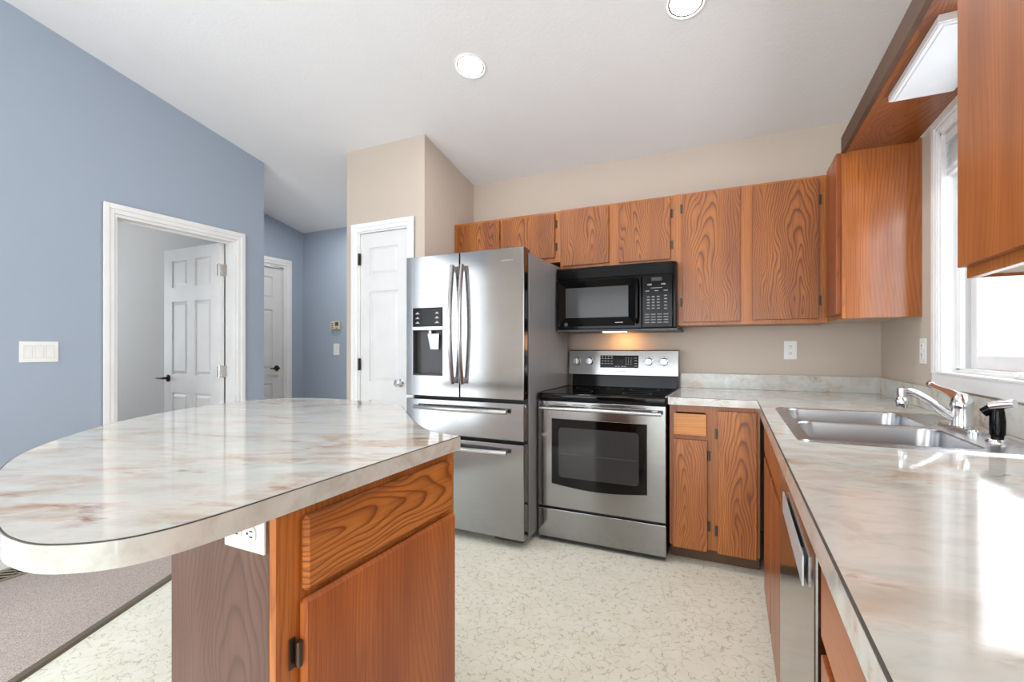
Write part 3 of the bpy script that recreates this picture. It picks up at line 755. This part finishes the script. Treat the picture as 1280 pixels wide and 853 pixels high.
# left door around the dispenser cavity
DX0, DX1, DZ0, DZ1, DZ2, DZ3 = -1.896, -1.665, 1.006, 1.300, 1.322, 1.444
mb = MB()
x0, x1, z0, z1 = FL, FG-.003, .876, 1.778
mb.box(x0, DX0, FRY, FRY+.06, z0, z1, .003); mb.box(DX1, x1, FRY, FRY+.06, z0, z1, .003)
mb.box(DX0-.003, DX1+.003, FRY+.0003, FRY+.06, DZ3, z1-.002); mb.box(DX0-.003, DX1+.003, FRY+.0003, FRY+.06, z0+.002, DZ0)
mb.box(DX0-.003, DX1+.003, FRY+.052, FRY+.06, DZ0, DZ3)
ld = mb.build('door', M['steel'], fr)
mb = MB(); mb.box(DX0+.002, DX1-.002, FRY-.002, FRY+.05, DZ2, DZ3-.002, .004); cp = mb.build('dispenser_panel', M['black_gloss'], ld)
for x in (DX0+.040, DX1-.040):
    for z in (DZ2+.022, DZ2+.052, DZ2+.082):
        mb = MB(); mb.box(x-.015, x+.015, FRY-.0028, FRY-.0018, z-.001, z+.003); mb.prism([(x-.007, z+.002), (x+.007, z+.002), (x+.007, z+.009), (x, z+.012), (x-.007, z+.009)], 'Y', FRY-.0028, FRY-.0018); mb.build('button', M['legend'], cp, smooth=False)
mb = MB(); mb.box(DX0, DX1, FRY-.003, FRY+.02, DZ1, DZ2, .002); mb.build('dispenser_strip', M['steel_handle'], ld)
mb = MB(); mb.box(DX0+.002, DX1-.002, FRY+.045, FRY+.051, DZ0, DZ1); mb.box(DX0, DX0+.004, FRY+.0, FRY+.05, DZ0, DZ1); mb.box(DX1-.004, DX1, FRY+.0, FRY+.05, DZ0, DZ1); mb.box(DX0, DX1, FRY+.0, FRY+.05, DZ0, DZ0+.008)
mb.box(DX0+.004, DX1-.004, FRY+.004, FRY+.045, DZ1-.004, DZ1)
mb.build('dispenser_recess', M['charcoal'], ld, smooth=False)
mb = MB(); mb.hexa([(DX0+.118, FRY+.030, 1.175), (DX0+.180, FRY+.030, 1.175), (DX0+.180, FRY+.038, 1.175), (DX0+.118, FRY+.038, 1.175),
                    (DX0+.108, FRY+.012, 1.275), (DX0+.196, FRY+.012, 1.275), (DX0+.196, FRY+.024, 1.275), (DX0+.108, FRY+.024, 1.275)])
mb.lathe([(.001, 0), (.016, 0), (.016, .022), (.001, .022)], (DX0+.125, FRY+.024, DZ1-.024), 'Z', 14)
mb.build('dispenser_paddle', M['steel'], ld, smooth=False)
mb = MB(); mb.box(FG+.003, FRR, FRY, FRY+.06, z0, z1, .005, 3); rd = mb.build('door', M['steel'], fr)
mb = MB(); mb.box(FL, FRR, FRY, FRY+.06, .634, .856, .005, 3); md = mb.build('drawer', M['steel'], fr)
mb = MB(); mb.box(FL, FRR, FRY, FRY+.06, .052, .614, .005, 3); bd = mb.build('drawer', M['steel'], fr)
for x, y in ((-1.70, 2.62), (-1.25, 2.62), (FL+.05, 3.22), (FRR-.05, 3.22)):
    mb = MB(); mb.lathe([(.001, 0), (.018, 0), (.018, .045), (.001, .045)], (x, y, 0), 'Z', 14); mb.build('foot', M['black_matte'], fr)
mb = MB(); mb.box(FRR-.20, FRR-.012, 2.50, 2.57, .036, .050, .002); mb.build('base_bracket', M['black_matte'], fr)
for x, dd in ((FG-.034, ld), (FG+.034, rd)):
    mb = MB(); pts = []
    for k in range(9):
        u = k/8; z = .962+u*.735; o = .026+.034*math.sin(math.pi*u)
        pts.append((x, FRY-o, z))
    mb.tube(pts, .0165, 12, flat=(1, .75), smooth=3)
    for z in (.985, 1.675): mb.box(x-.010, x+.010, FRY-.032, FRY+.001, z-.018, z+.018, .003)
    mb.build('handle', M['steel_handle'], dd)
for z, dd in ((.806, md), (.566, bd)):
    mb = MB(); pts = [(-1.868+u*.668, FRY-.030-.020*math.sin(math.pi*u), z) for u in [k/8 for k in range(9)]]
    mb.tube(pts, .013, 12, flat=(.8, 1.1), smooth=3)
    for x in (-1.84, -1.228): mb.box(x-.020, x+.020, FRY-.034, FRY+.001, z-.010, z+.010, .003)
    mb.build('handle', M['steel_handle'], dd)
for x in (FL+.06, FRR-.06):
    mb = MB(); mb.box(x-.035, x+.035, FRY+.062, FRY+.15, 1.753, 1.786, .006); mb.build('hinge_cover', M['charcoal'], fr)
mb = MB()
for k in range(7): mb.box(FRR-.150+k*.012, FRR-.142+k*.012, FRY-.0006, FRY+.0004, 1.700, 1.709)
mb.build('emblem', M['steel_dark'], rd, smooth=False)

# ------------------------------------------------------------------ range
rg = thing('range', 'stainless steel electric range with black glass cooktop beneath the microwave', 'range', (-.71, 3.0, 0))
RX0, RX1, RY = -1.088, -.330, 2.680
mb = MB(); mb.box(RX0+.004, RX1-.004, 2.735, 3.38, .03, .880); disp(mb.build('body', M['black_matte'], rg, smooth=False), 'black side panels')
for x in (RX0+.06, RX1-.06):
    for y in (2.80, 3.30):
        mb = MB(); mb.lathe([(.001, 0), (.018, 0), (.018, .03), (.001, .03)], (x, y, 0), 'Z', 12); mb.build('foot', M['black_matte'], rg)
mb = MB(); mb.box(RX0, RX1, RY, RY+.05, .030, .204, .005, 3); mb.build('storage_drawer', M['steel'], rg)
mb = MB(); mb.box(RX0+.01, RX1-.01, RY+.012, RY+.05, .012, .030); mb.box(RX0+.005, RX1-.005, RY+.02, RY+.056, .20, .225); mb.build('drawer_gap', M['black_matte'], rg, smooth=False)
mb = MB(); mb.box(RX0, RX1, RY-.004, RY+.05, .218, .862, .005, 3); od = mb.build('oven_door', M['steel'], rg)
wx0, wx1, wz0, wz1 = -.997, -.432, .362, .756
poly = [(wx0, wz1), (wx0, wz0)] + [(wx0+(wx1-wx0)*k/12, wz0-.022*math.sin(math.pi*k/12)) for k in range(1, 12)] + [(wx1, wz0), (wx1, wz1)]
mb = MB(); mb.prism(poly, 'Y', RY-.0065, RY-.001); wn_ = mb.build('oven_glass', M['black_glass'], od, smooth=False)
mb = MB()
ip = rrect(wx0+.045, wx1-.045, .405, .705, .02)
mb.prism(ip, 'Y', RY-.0072, RY-.006); mb.build('window', M['oven_window'], wn_, smooth=False)
mb = MB(); mb.box(wx0+.055, wx1-.055, RY-.0078, RY-.0068, .545, .5475); mb.build('rack_line', M['charcoal'], wn_, smooth=False)
mb = MB(); mb.tube([(RX0+.030, RY-.045, .822), (RX1-.022, RY-.045, .822)], .015, 16, flat=(1, .8), smooth=0)
for x in (RX0+.06, RX1-.06): mb.box(x-.016, x+.016, RY-.045, RY-.002, .812, .832, .004)
mb.build('handle', M['steel_handle'], od)
mb = MB()
for k in range(5): mb.box(-.98+k*.115, -.90+k*.115, RY-.0052, RY-.003, .842, .846)
mb.build('vent_slots', M['black_matte'], od, smooth=False)
mb = MB(); mb.box(RX0-.002, RX1+.002, RY-.012, 3.33, .872, .910, .010, 3); ct = mb.build('cooktop', M['black_glass'], rg)
mb = MB()
for (x, y, r) in ((-.90, 2.86, .105), (-.52, 2.86, .085), (-.90, 3.13, .08), (-.52, 3.13, .095), (-.71, 3.12, .055)):
    nseg = 40
    lo = [mb.bm.verts.new((x+r*math.cos(2*math.pi*k/nseg), y+r*math.sin(2*math.pi*k/nseg), .9106)) for k in range(nseg)]
    hi = [mb.bm.verts.new((x+(r-.003)*math.cos(2*math.pi*k/nseg), y+(r-.003)*math.sin(2*math.pi*k/nseg), .9106)) for k in range(nseg)]
    for k in range(nseg): mb.bm.faces.new((lo[k], lo[(k+1) % nseg], hi[(k+1) % nseg], hi[k]))
mb.build('burner_rings', M['charcoal'], ct, smooth=False)
for a in ((RX1-.006, RX1+.0035), (RX0-.0035, RX0+.006)):
    mb = MB(); mb.box(*a, RY+.01, 3.32, .9105, .9145, .001); mb.build('side_trim', M['steel_handle'], ct)
mb = MB(); mb.hexa([(RX0+.015, 3.315, .909), (RX1-.012, 3.315, .909), (RX1-.012, 3.41, .909), (RX0+.015, 3.41, .909), (RX0+.015, 3.325, .998), (RX1-.012, 3.325, .998), (RX1-.012, 3.41, .998), (RX0+.015, 3.41, .998)])
bgd = mb.build('backguard', M['black_gloss'], rg, smooth=False)
BG0, BG1 = -1.118, -.340
tilt = .018
def bgp(z): return 3.288+tilt*(z-.995)/.175
mb = MB(); mb.hexa([(RX0-.002, bgp(.995), .995), (RX1, bgp(.995), .995), (RX1, 3.41, .995), (RX0-.002, 3.41, .995), (RX0-.002, bgp(1.164), 1.164), (RX1, bgp(1.164), 1.164), (RX1, 3.41, 1.164), (RX0-.002, 3.41, 1.164)])
cpn = mb.build('control_panel', M['steel'], rg, smooth=False)
mb = MB(); mb.box(RX0, RX1-.002, bgp(1.164)-.003, 3.41, 1.164, 1.170, .002); mb.build('top_cap', M['black_matte'], cpn, smooth=False)
mb = MB(); y = bgp(1.09)
mb.hexa([(-.858, bgp(1.045)-.003, 1.045), (-.590, bgp(1.045)-.003, 1.045), (-.590, bgp(1.045)+.004, 1.045), (-.858, bgp(1.045)+.004, 1.045), (-.858, bgp(1.132)-.003, 1.132), (-.590, bgp(1.132)-.003, 1.132), (-.590, bgp(1.132)+.004, 1.132), (-.858, bgp(1.132)+.004, 1.132)])
dsp = mb.build('display', M['black_gloss'], cpn, smooth=False)
def leg(x, z, w=.012, h=.003):
    yy = bgp(z)-.0036; mb = MB(); mb.box(x-w/2, x+w/2, yy, yy+.0012, z, z+h); mb.build('button', M['legend'], dsp, smooth=False)
for x in (-.842, -.820, -.798, -.776):
    for z in (1.072, 1.090, 1.108, 1.122): leg(x, z, .014 if z < 1.12 else .010, .004)
for x in (-.675, -.658, -.641):
    for z in (1.070, 1.084, 1.098, 1.112): leg(x, z, .005, .004)
for z in (1.056, 1.075, 1.094, 1.113): leg(-.608, z, .018, .003)
for x in (-.745, -.725, -.700, -.680): leg(x, 1.053, .014, .004)
mb = MB()
def seg(x, z, w, h): yy = bgp(z)-.0036; mb.box(x, x+w, yy, yy+.0012, z, z+h)
for x0_ in (-.738, -.722, -.704):          # clock digits: segment strokes
    seg(x0_, 1.098, .009, .0015); seg(x0_, 1.086, .009, .0015); seg(x0_+.008, 1.086, .0015, .013)
mb.build('clock_digits', M['mw_window'], dsp, smooth=False)
for x in (-1.030, -.935, -.520, -.420):
    z = 1.090; yy = bgp(z)
    mb = MB(); mb.lathe([(.001, .002), (.027, .002), (.027, -.004), (.023, -.006), (.023, -.022), (.021, -.026), (.001, -.026)], (x, yy, z), 'Y', 24)
    mb.box(x-.005, x+.005, yy-.034, yy-.024, z-.021, z+.021, .002)
    kb = mb.build('knob', M['steel_handle'], cpn)
    for k in range(7):
        a = math.radians(-40+260*k/6); r = .036
        mb = MB(); mb.box(x+r*math.cos(a)-.002, x+r*math.cos(a)+.002, yy-.0025, yy+.001, z+r*math.sin(a)-.002, z+r*math.sin(a)+.002)
        mb.build('dial_mark', M['charcoal'], cpn, smooth=False)
mb = MB()
for k in range(7): mb.box(-.742+k*.010, -.735+k*.010, bgp(1.02)-.0012, bgp(1.02)+.002, 1.018, 1.024)
mb.build('emblem', M['steel_dark'], cpn, smooth=False)

# ------------------------------------------------------------------ microwave
mw = thing('microwave', 'black over-the-range microwave mounted under the oak cabinets above the range', 'microwave', (-.70, 3.2, 1.30))
MX0, MX1, MY, MZ0, MZ1 = -1.090, -.312, 3.020, 1.300, 1.722
mb = MB(); mb.box(MX0, MX1, MY+.035, 3.415, MZ0+.01, MZ1, .004); mb.build('body', M['black_gloss'], mw)
mb = MB(); mb.box(MX0-.002, MX1+.006, MY+.01, 3.415, MZ0-.008, MZ0+.008, .003); mb.build('bottom_plate', M['charcoal'], mw)
mb = MB(); mb.box(MX0, MX1-.02, MY+.004, MY+.035, 1.648, MZ1, .003)
for k in range(6): mb.box(MX0+.03, MX1-.05, MY-.004, MY+.006, 1.655+k*.010, 1.660+k*.010, .001)
mb.build('vent_grille', M['black_gloss'], mw)
mb = MB(); mb.box(MX1-.022, MX1-.002, MY+.002, MY+.036, MZ0+.01, MZ1-.002, .006, 3); mb.build('corner_post', M['black_gloss'], mw)
# door with sloped window surround
dx0, dx1, dz0, dz1 = MX0+.003, -.524, 1.314, 1.642
ox0, ox1, oz0, oz1 = dx0+.012, -.562, dz0+.014, dz1-.010     # recess mouth
gx0, gx1, gz0, gz1 = -1.032, -.606, 1.385, 1.590              # window
mb = MB(); bm = mb.bm
F = lambda x, y, z: bm.verts.new((x, y, z))
A = [F(dx0, MY, dz0), F(dx1, MY, dz0), F(dx1, MY, dz1), F(dx0, MY, dz1)]
B = [F(ox0, MY, oz0), F(ox1, MY, oz0), F(ox1, MY, oz1), F(ox0, MY, oz1)]
Cc = [F(gx0, MY+.020, gz0), F(gx1, MY+.020, gz0), F(gx1, MY+.020, gz1), F(gx0, MY+.020, gz1)]
D = [F(dx0, MY+.034, dz0), F(dx1, MY+.034, dz0), F(dx1, MY+.034, dz1), F(dx0, MY+.034, dz1)]
for P_, Q_ in ((A, B), (B, Cc), (D, A)):
    for i in range(4): bm.faces.new((P_[i], P_[(i+1) % 4], Q_[(i+1) % 4], Q_[i]))
bm.faces.new(Cc); bm.faces.new(D[::-1])
mdo = mb.build('door', M['black_gloss'], mw, smooth=False)
mb = MB(); mb.box(gx0+.002, gx1-.002, MY+.016, MY+.0195, gz0+.002, gz1-.002); mb.build('window', M['mw_window'], mdo, smooth=False)
mb = MB(); mb.tube([(-.548, MY-.004, 1.345), (-.548, MY-.026, 1.375), (-.548, MY-.030, 1.48), (-.548, MY-.026, 1.585), (-.548, MY-.004, 1.615)], .010, 12, smooth=4); mb.build('handle', M['black_gloss'], mdo)
mb = MB(); mb.lathe([(.001, .001), (.013, .001), (.013, -.003), (.001, -.003)], (-1.022, MY+.001, 1.342), 'Y', 24); mb.build('badge', M['charcoal'], mdo)
mb = MB(); mb.box(-.690, -.640, MY-.001, MY+.002, 1.347, 1.351); mb.build('lettering', M['legend'], mdo, smooth=False)
mb = MB(); mb.box(-.518, MX1-.024, MY+.002, MY+.034, dz0, dz1, .003); mcp = mb.build('control_panel', M['black_gloss'], mw)
mb = MB(); mb.box(-.462, -.398, MY-.001, MY+.004, 1.604, 1.626); mb.build('display', M['mw_window'], mcp, smooth=False)
def bt(x, z, w, h):
    mb = MB(); mb.box(x-w/2, x+w/2, MY+.0005, MY+.003, z-h/2, z+h/2); mb.build('button', M['legend_dim'], mcp, smooth=False)
for x in (-.473, -.389): bt(x, 1.582, .026, .010)
bt(-.431, 1.560, .070, .004)
for x in (-.486, -.431, -.376): bt(x, 1.542, .024, .006)
for r in range(5):
    for c in range(3): bt(-.480+c*.030, 1.505-r*.018, .017, .007)
    bt(-.376, 1.510-r*.020, .018, .007)
for r in range(4):
    for c in range(4): bt(-.488+c*.038, 1.395-r*.017, .028, .006)
mb = MB(); mb.box(-.78, -.63, MY+.03, MY+.09, MZ0-.013, MZ0-.008, .001); disp(mb.build('hood_lamp', M['warm_lens'], mw, smooth=False), 'lit warm lamp under the microwave')
lamp = area('hood_lamp_light', (-.70, 3.30, MZ0-.02), (math.radians(25), 0, 0), .12, .06, .32, (1, .48, .16)); lamp.parent = mw; lamp.location = (0.0, .10, -.02)

# ------------------------------------------------------------------ island
isl = thing('kitchen_island', 'oak island cabinet with one drawer and a door under the curved marble-look top', 'island cabinet', (-1.0, .92, 0))
IX0, IX1, IY0, IY1 = -1.112, -.780, .607, 1.228
mb = MB()
mb.box(IX0, IX1-.019, IY1-.016, IY1, .0, .872); mb.box(IX0, IX0+.016, IY0+.012, IY1-.016, 0, .872); mb.box(IX0+.016, IX1-.019, IY0+.012, IY1-.016, .09, .106)
mb.build('body', BODY, isl, smooth=False)
mb = MB(); mb.box(IX0, IX1-.0195, IY0, IY0+.012, 0, .872); disp(mb.build('end_panel', M['veneer'], isl, smooth=False), 'purplish brown veneer end panel')
frame('+X', IX1, [(IY0, .672), (1.185, IY1)], [(.672, 1.185, .09, .12), (.672, 1.185, .67, .71), (.672, 1.185, .835, .872)], .0, .872, isl, oak('Y', 'Z', (204, 124, 56), (124, 64, 24), 'straight'))
mb = MB(); mb.box(IX1-.06, IX1-.045, IY0+.012, IY1-.016, 0, .09); mb.build('toe_kick', M['kick'], isl, smooth=False)
ISF = IX1+DT
door_slab('drawer', '+X', 'Y', ISF, .660, 1.195, .697, .848, isl, grain='A', style='plain', light=(206, 128, 60), dark=(122, 62, 24), bev=.008, seg=1)
dd = door_slab('door', '+X', 'Y', ISF, .655, 1.212, .070, .684, isl, style='straight', light=(196, 110, 46), dark=(130, 64, 24), bev=.008, seg=1)
for z in (.584, .17):
    mb = MB(); mb.lathe([(.001, -.024), (.0065, -.024), (.0065, .024), (.001, .024)], (ISF-.006, .6475, z), 'Z', 12); mb.box(ISF-.0195, ISF-.016, .634, .648, z-.030, z+.030, .001); mb.build('hinge', M['bronze'], dd)
it = thing('island_countertop', 'marble-look laminate island top with a rounded overhanging end', 'countertop', (-1.5, 1.0, .874))
outline = [(-.753, 1.218), (-.753, 1.0), (-.752, .75), (-.751, .60), (-.750, .50), (-.758, .410), (-.785, .350), (-.842, .308), (-.905, .296), (-.992, .305), (-1.22, .358), (-1.459, .450), (-1.65, .555), (-1.848, .727), (-2.012, .914), (-2.145, 1.14), (-2.235, 1.42), (-2.225, 1.65), (-2.08, 1.81), (-1.82, 1.835), (-1.58, 1.80), (-1.385, 1.735)]
def catmull(pts, sub=6):
    out = []
    for i in range(len(pts)-1):
        p0 = Vector(pts[max(i-1, 0)]); p1 = Vector(pts[i]); p2 = Vector(pts[i+1]); p3 = Vector(pts[min(i+2, len(pts)-1)])
        for k in range(sub):
            u = k/sub; p = .5*((2*p1)+(p2-p0)*u+(2*p0-5*p1+4*p2-p3)*u*u+(3*p1-p0-3*p2+p3)*u**3); out.append((p.x, p.y))
    out.append(tuple(pts[-1])); return out
far = [(-1.385, 1.735), (-1.20, 1.54), (-1.02, 1.36), (-.90, 1.262), (-.80, 1.225), (-.760, 1.221)]
OUT = catmull(outline) + catmull(far)[1:]
mb = MB(); mb.prism(OUT, 'Z', .876, .9138); o = mb.build('top', M['marble_island'], it)
cx = sum(p[0] for p in OUT)/len(OUT); cy_ = sum(p[1] for p in OUT)/len(OUT)
def offs(P, d):
    res = []; n = len(P)
    for i in range(n):
        a = Vector(P[i-1]); b = Vector(P[(i+1) % n]); t_ = (b-a).normalized(); nn = Vector((t_.y, -t_.x))
        if nn.dot(Vector(P[i])-Vector((cx, cy_))) < 0: nn = -nn
        res.append((P[i][0]+nn.x*d, P[i][1]+nn.y*d))
    return res
def ring(mb, Pi, Po, z0, z1):
    n = len(Pi); V = lambda p, z: mb.bm.verts.new((p[0], p[1], z))
    a = [V(p, z0) for p in Pi]; b = [V(p, z0) for p in Po]; c = [V(p, z1) for p in Po]; d_ = [V(p, z1) for p in Pi]
    for P_, Q_ in ((a, b), (b, c), (c, d_), (d_, a)):
        for i in range(n): mb.bm.faces.new((P_[i], P_[(i+1) % n], Q_[(i+1) % n], Q_[i]))
P1, P2, P3 = offs(OUT, .0002), offs(OUT, .0035), offs(OUT, .0028)
mb = MB(); ring(mb, P1, P2, .873, .9118); disp(mb.build('edge_band', M['marble_edge_lit'], it), 'marble-look edge of the island top, coloured paler as if window-lit')
mb = MB(); ring(mb, P1, P3, .9119, .9134); mb.build('seam', M['seam'], it)

# ------------------------------------------------------------------ outlets, switches, thermostat
def plate(X, name, label, cat, gangs=1, kind='outlet', mat=None, horiz=False, w=None, h=None):
    """X maps local (x across, y out of wall -, z up) to the wall"""
    mat = mat or M['plastic_white']
    t = thing(name, label, cat, X.translation)
    w = w or (.072+.046*(gangs-1)); h = h or .116
    if horiz: w, h = h, w
    mb = MB(X); mb.box(-w/2, w/2, -.006, .0, -h/2, h/2, .002); mb.build('cover_plate', mat, t)
    if kind == 'outlet':
        for s in (-1, 1):
            c = s*.021
            cx_, cz_ = (c, 0) if horiz else (0, c)
            mb = MB(X); pp = rrect(cx_-(.0145 if not horiz else .0165), cx_+(.0145 if not horiz else .0165), cz_-(.0165 if not horiz else .0145), cz_+(.0165 if not horiz else .0145), .010)
            mb.prism(pp, 'Y', -.0085, -.005); r_ = mb.build('receptacle', mat, t, smooth=False)
            mb = MB(X)
            for (a, b) in ((-.0055, .004), (.0055, .004)):
                q_ = (b, a) if horiz else (a, b)
                sw, sh = (.004, .0012) if horiz else (.0012, .004)
                mb.box(cx_+q_[0]-sw, cx_+q_[0]+sw, -.0091, -.0084, cz_+q_[1]-sh, cz_+q_[1]+sh)
            q_ = (-.007, 0) if horiz else (0, -.007)
            mb.box(cx_+q_[0]-.0022, cx_+q_[0]+.0022, -.0091, -.0084, cz_+q_[1]-.0022, cz_+q_[1]+.0022)
            mb.build('slots', M['slot'], r_, smooth=False)
    elif kind == 'rocker':
        for i in range(gangs):
            x = (i-(gangs-1)/2)*.046
            mb = MB(X); mb.hexa([(x-.0165, -.0060, -.033), (x+.0165, -.0060, -.033), (x+.0165, -.004, -.033), (x-.0165, -.004, -.033), (x-.0165, -.0100, .033), (x+.0165, -.0100, .033), (x+.0165, -.004, .033), (x-.0165, -.004, .033)])
            mb.build('rocker', mat, t, smooth=False)
            mb = MB(X)
            for a in ((x-.0185, x-.0172, -.034, .034), (x+.0172, x+.0185, -.034, .034), (x-.0185, x+.0185, .0338, .0352), (x-.0185, x+.0185, -.0352, -.0338)): mb.box(a[0], a[1], -.0066, -.0055, a[2], a[3])
            mb.build('surround', M['legend'], t, smooth=False)
    return t
RZ = lambda deg, loc: Matrix.Translation(loc) @ Matrix.Rotation(math.radians(deg), 4, 'Z')
plate(RZ(0, (.329, YB, 1.170)), 'wall_outlet', 'white duplex outlet on the beige back wall between range and corner', 'outlet')
plate(RZ(-90, (XR, 2.735, 1.169)), 'wall_outlet', 'white duplex outlet on the wall between the corner and the window casing', 'outlet')
plate(RZ(90, (XL, 1.235, 1.162)), 'light_switch', 'wide white triple rocker switch plate on the blue wall near the open door', 'light switch', 3, 'rocker')
plate(RZ(0, (-3.88, 3.766, 1.172)), 'light_switch', 'white rocker switch plate below the thermostat at the end of the hall', 'light switch', 1, 'rocker', w=.085, h=.125)
plate(RZ(0, (-.864, IY0, .822)), 'wall_outlet', 'white horizontal outlet on the island end panel under the top', 'outlet', horiz=True, w=.072, h=.118)
th = thing('thermostat', 'small almond thermostat on the blue wall at the end of the hall', 'thermostat', (-3.88, 3.766, 1.43))
mb = MB(); mb.box(-3.945, -3.815, 3.736, 3.766, 1.385, 1.475, .006, 3); mb.build('case', M['plastic_almond'], th)
mb = MB(); mb.box(-3.872, -3.826, 3.733, 3.737, 1.425, 1.465, .001); mb.build('display', M['charcoal'], th, smooth=False)
for bx in ((-3.93, -3.90, 1.40), (-3.93, -3.90, 1.422), (-3.93, -3.90, 1.444), (-3.868, -3.83, 1.396)):
    mb = MB(); mb.box(bx[0], bx[1], 3.733, 3.737, bx[2], bx[2]+.010, .001); mb.build('button', M['register'], th, smooth=False)

# recessed ceiling lights ---------------------------------------------------------------------------
SLOPE = math.atan(.209)
def downlight(x, y, label):
    z = cz(y)
    t = thing('recessed_light', label, 'ceiling light', (x, y, z), 'recessed lights in the sloped ceiling')
    X = Matrix.Translation((x, y, z)) @ Matrix.Rotation(-SLOPE, 4, 'X')
    mb = MB(X); bm = mb.bm; n = 48; rows = []
    for r, h in ((.094, .001), (.094, -.004), (.084, -.007), (.079, -.004), (.076, .0005)):
        rows.append([bm.verts.new(X @ Vector((r*math.cos(2*math.pi*k/n), r*math.sin(2*math.pi*k/n), h))) for k in range(n)])
    for a, b in zip(rows, rows[1:]):
        for k in range(n): bm.faces.new((a[k], a[(k+1) % n], b[(k+1) % n], b[k]))
    mb.build('trim_ring', M['white'], t)
    mb = MB(X); mb.lathe([(.001, -.0008), (.071, -.0008), (.072, -.0002), (.001, -.0002)], (0, 0, 0), 'Z', 40); mb.build('lens', M['lens'], t)
    mb = MB(X); bm = mb.bm
    a = [bm.verts.new(X @ Vector((.0785*math.cos(2*math.pi*k/n), .0785*math.sin(2*math.pi*k/n), -.0012))) for k in range(n)]
    b = [bm.verts.new(X @ Vector((  .070*math.cos(2*math.pi*k/n), .070*math.sin(2*math.pi*k/n), -.0012))) for k in range(n)]
    for k in range(n): bm.faces.new((a[k], a[(k+1) % n], b[(k+1) % n], b[k]))
    mb.build('gap_ring', M['charcoal'], t)
    l = area('recessed_or_fill_light', (0, 0, -.02), (-SLOPE, 0, 0), .14, .14, LAMP, (1, .985, .97), shape='DISK'); l.parent = t
    return t
LAMP = 3
downlight(-1.351, 2.304, 'round lit recessed ceiling light nearer the pantry and refrigerator')
downlight(-.198, 2.304, 'round lit recessed ceiling light nearer the sink and tall wall cabinets')
# unseen fill lamps added under the ceiling, also in the hall and bedroom
for (x, y) in ((-1.35, .3), (-.2, .3), (-2.6, -1.2), (-.9, -1.6), (-3.55, 3.2), (-5.2, 1.6)):
    area('recessed_or_fill_light', (x, y, cz(y)-.03), (-SLOPE if y > -.8 else SLOPE, 0, 0), .16, .16, 4.5 if y > 3 or x < -5 else 2.5, (1, .985, .97), shape='DISK')

# floor register -------------------------------------------------------------------------------------
t = thing('floor_register', 'dark scroll-pattern floor register on the carpet by the blue wall', 'floor vent', (-3.40, 1.1, .006))
mb = MB(); mb.box(-3.46, -3.34, .86, 1.20, .006, .010, .001); mb.build('backing', M['slot'], t, smooth=False)
mb = MB(); mb.box(-3.475, -3.455, .845, 1.215, .006, .014, .002); mb.box(-3.345, -3.325, .845, 1.215, .006, .014, .002); mb.box(-3.455, -3.345, .845, .865, .006, .014, .002); mb.box(-3.455, -3.345, 1.195, 1.215, .006, .014, .002)
mb.build('frame', M['register'], t)
mb = MB()
for k in range(4):
    c = .905+k*.082
    for s in (-1, 1):
        pts = [(-3.40+s*(.005+.040*math.sin(math.pi*u)), c-.036+.072*u, .0125) for u in [j/8 for j in range(9)]]
        mb.tube(pts, .0035, 6, smooth=0)
    mb.tube([(-3.452, c-.04, .0125), (-3.348, c+.04, .0125)], .003, 6, smooth=0)
mb.build('scroll_grille', M['register'], t)
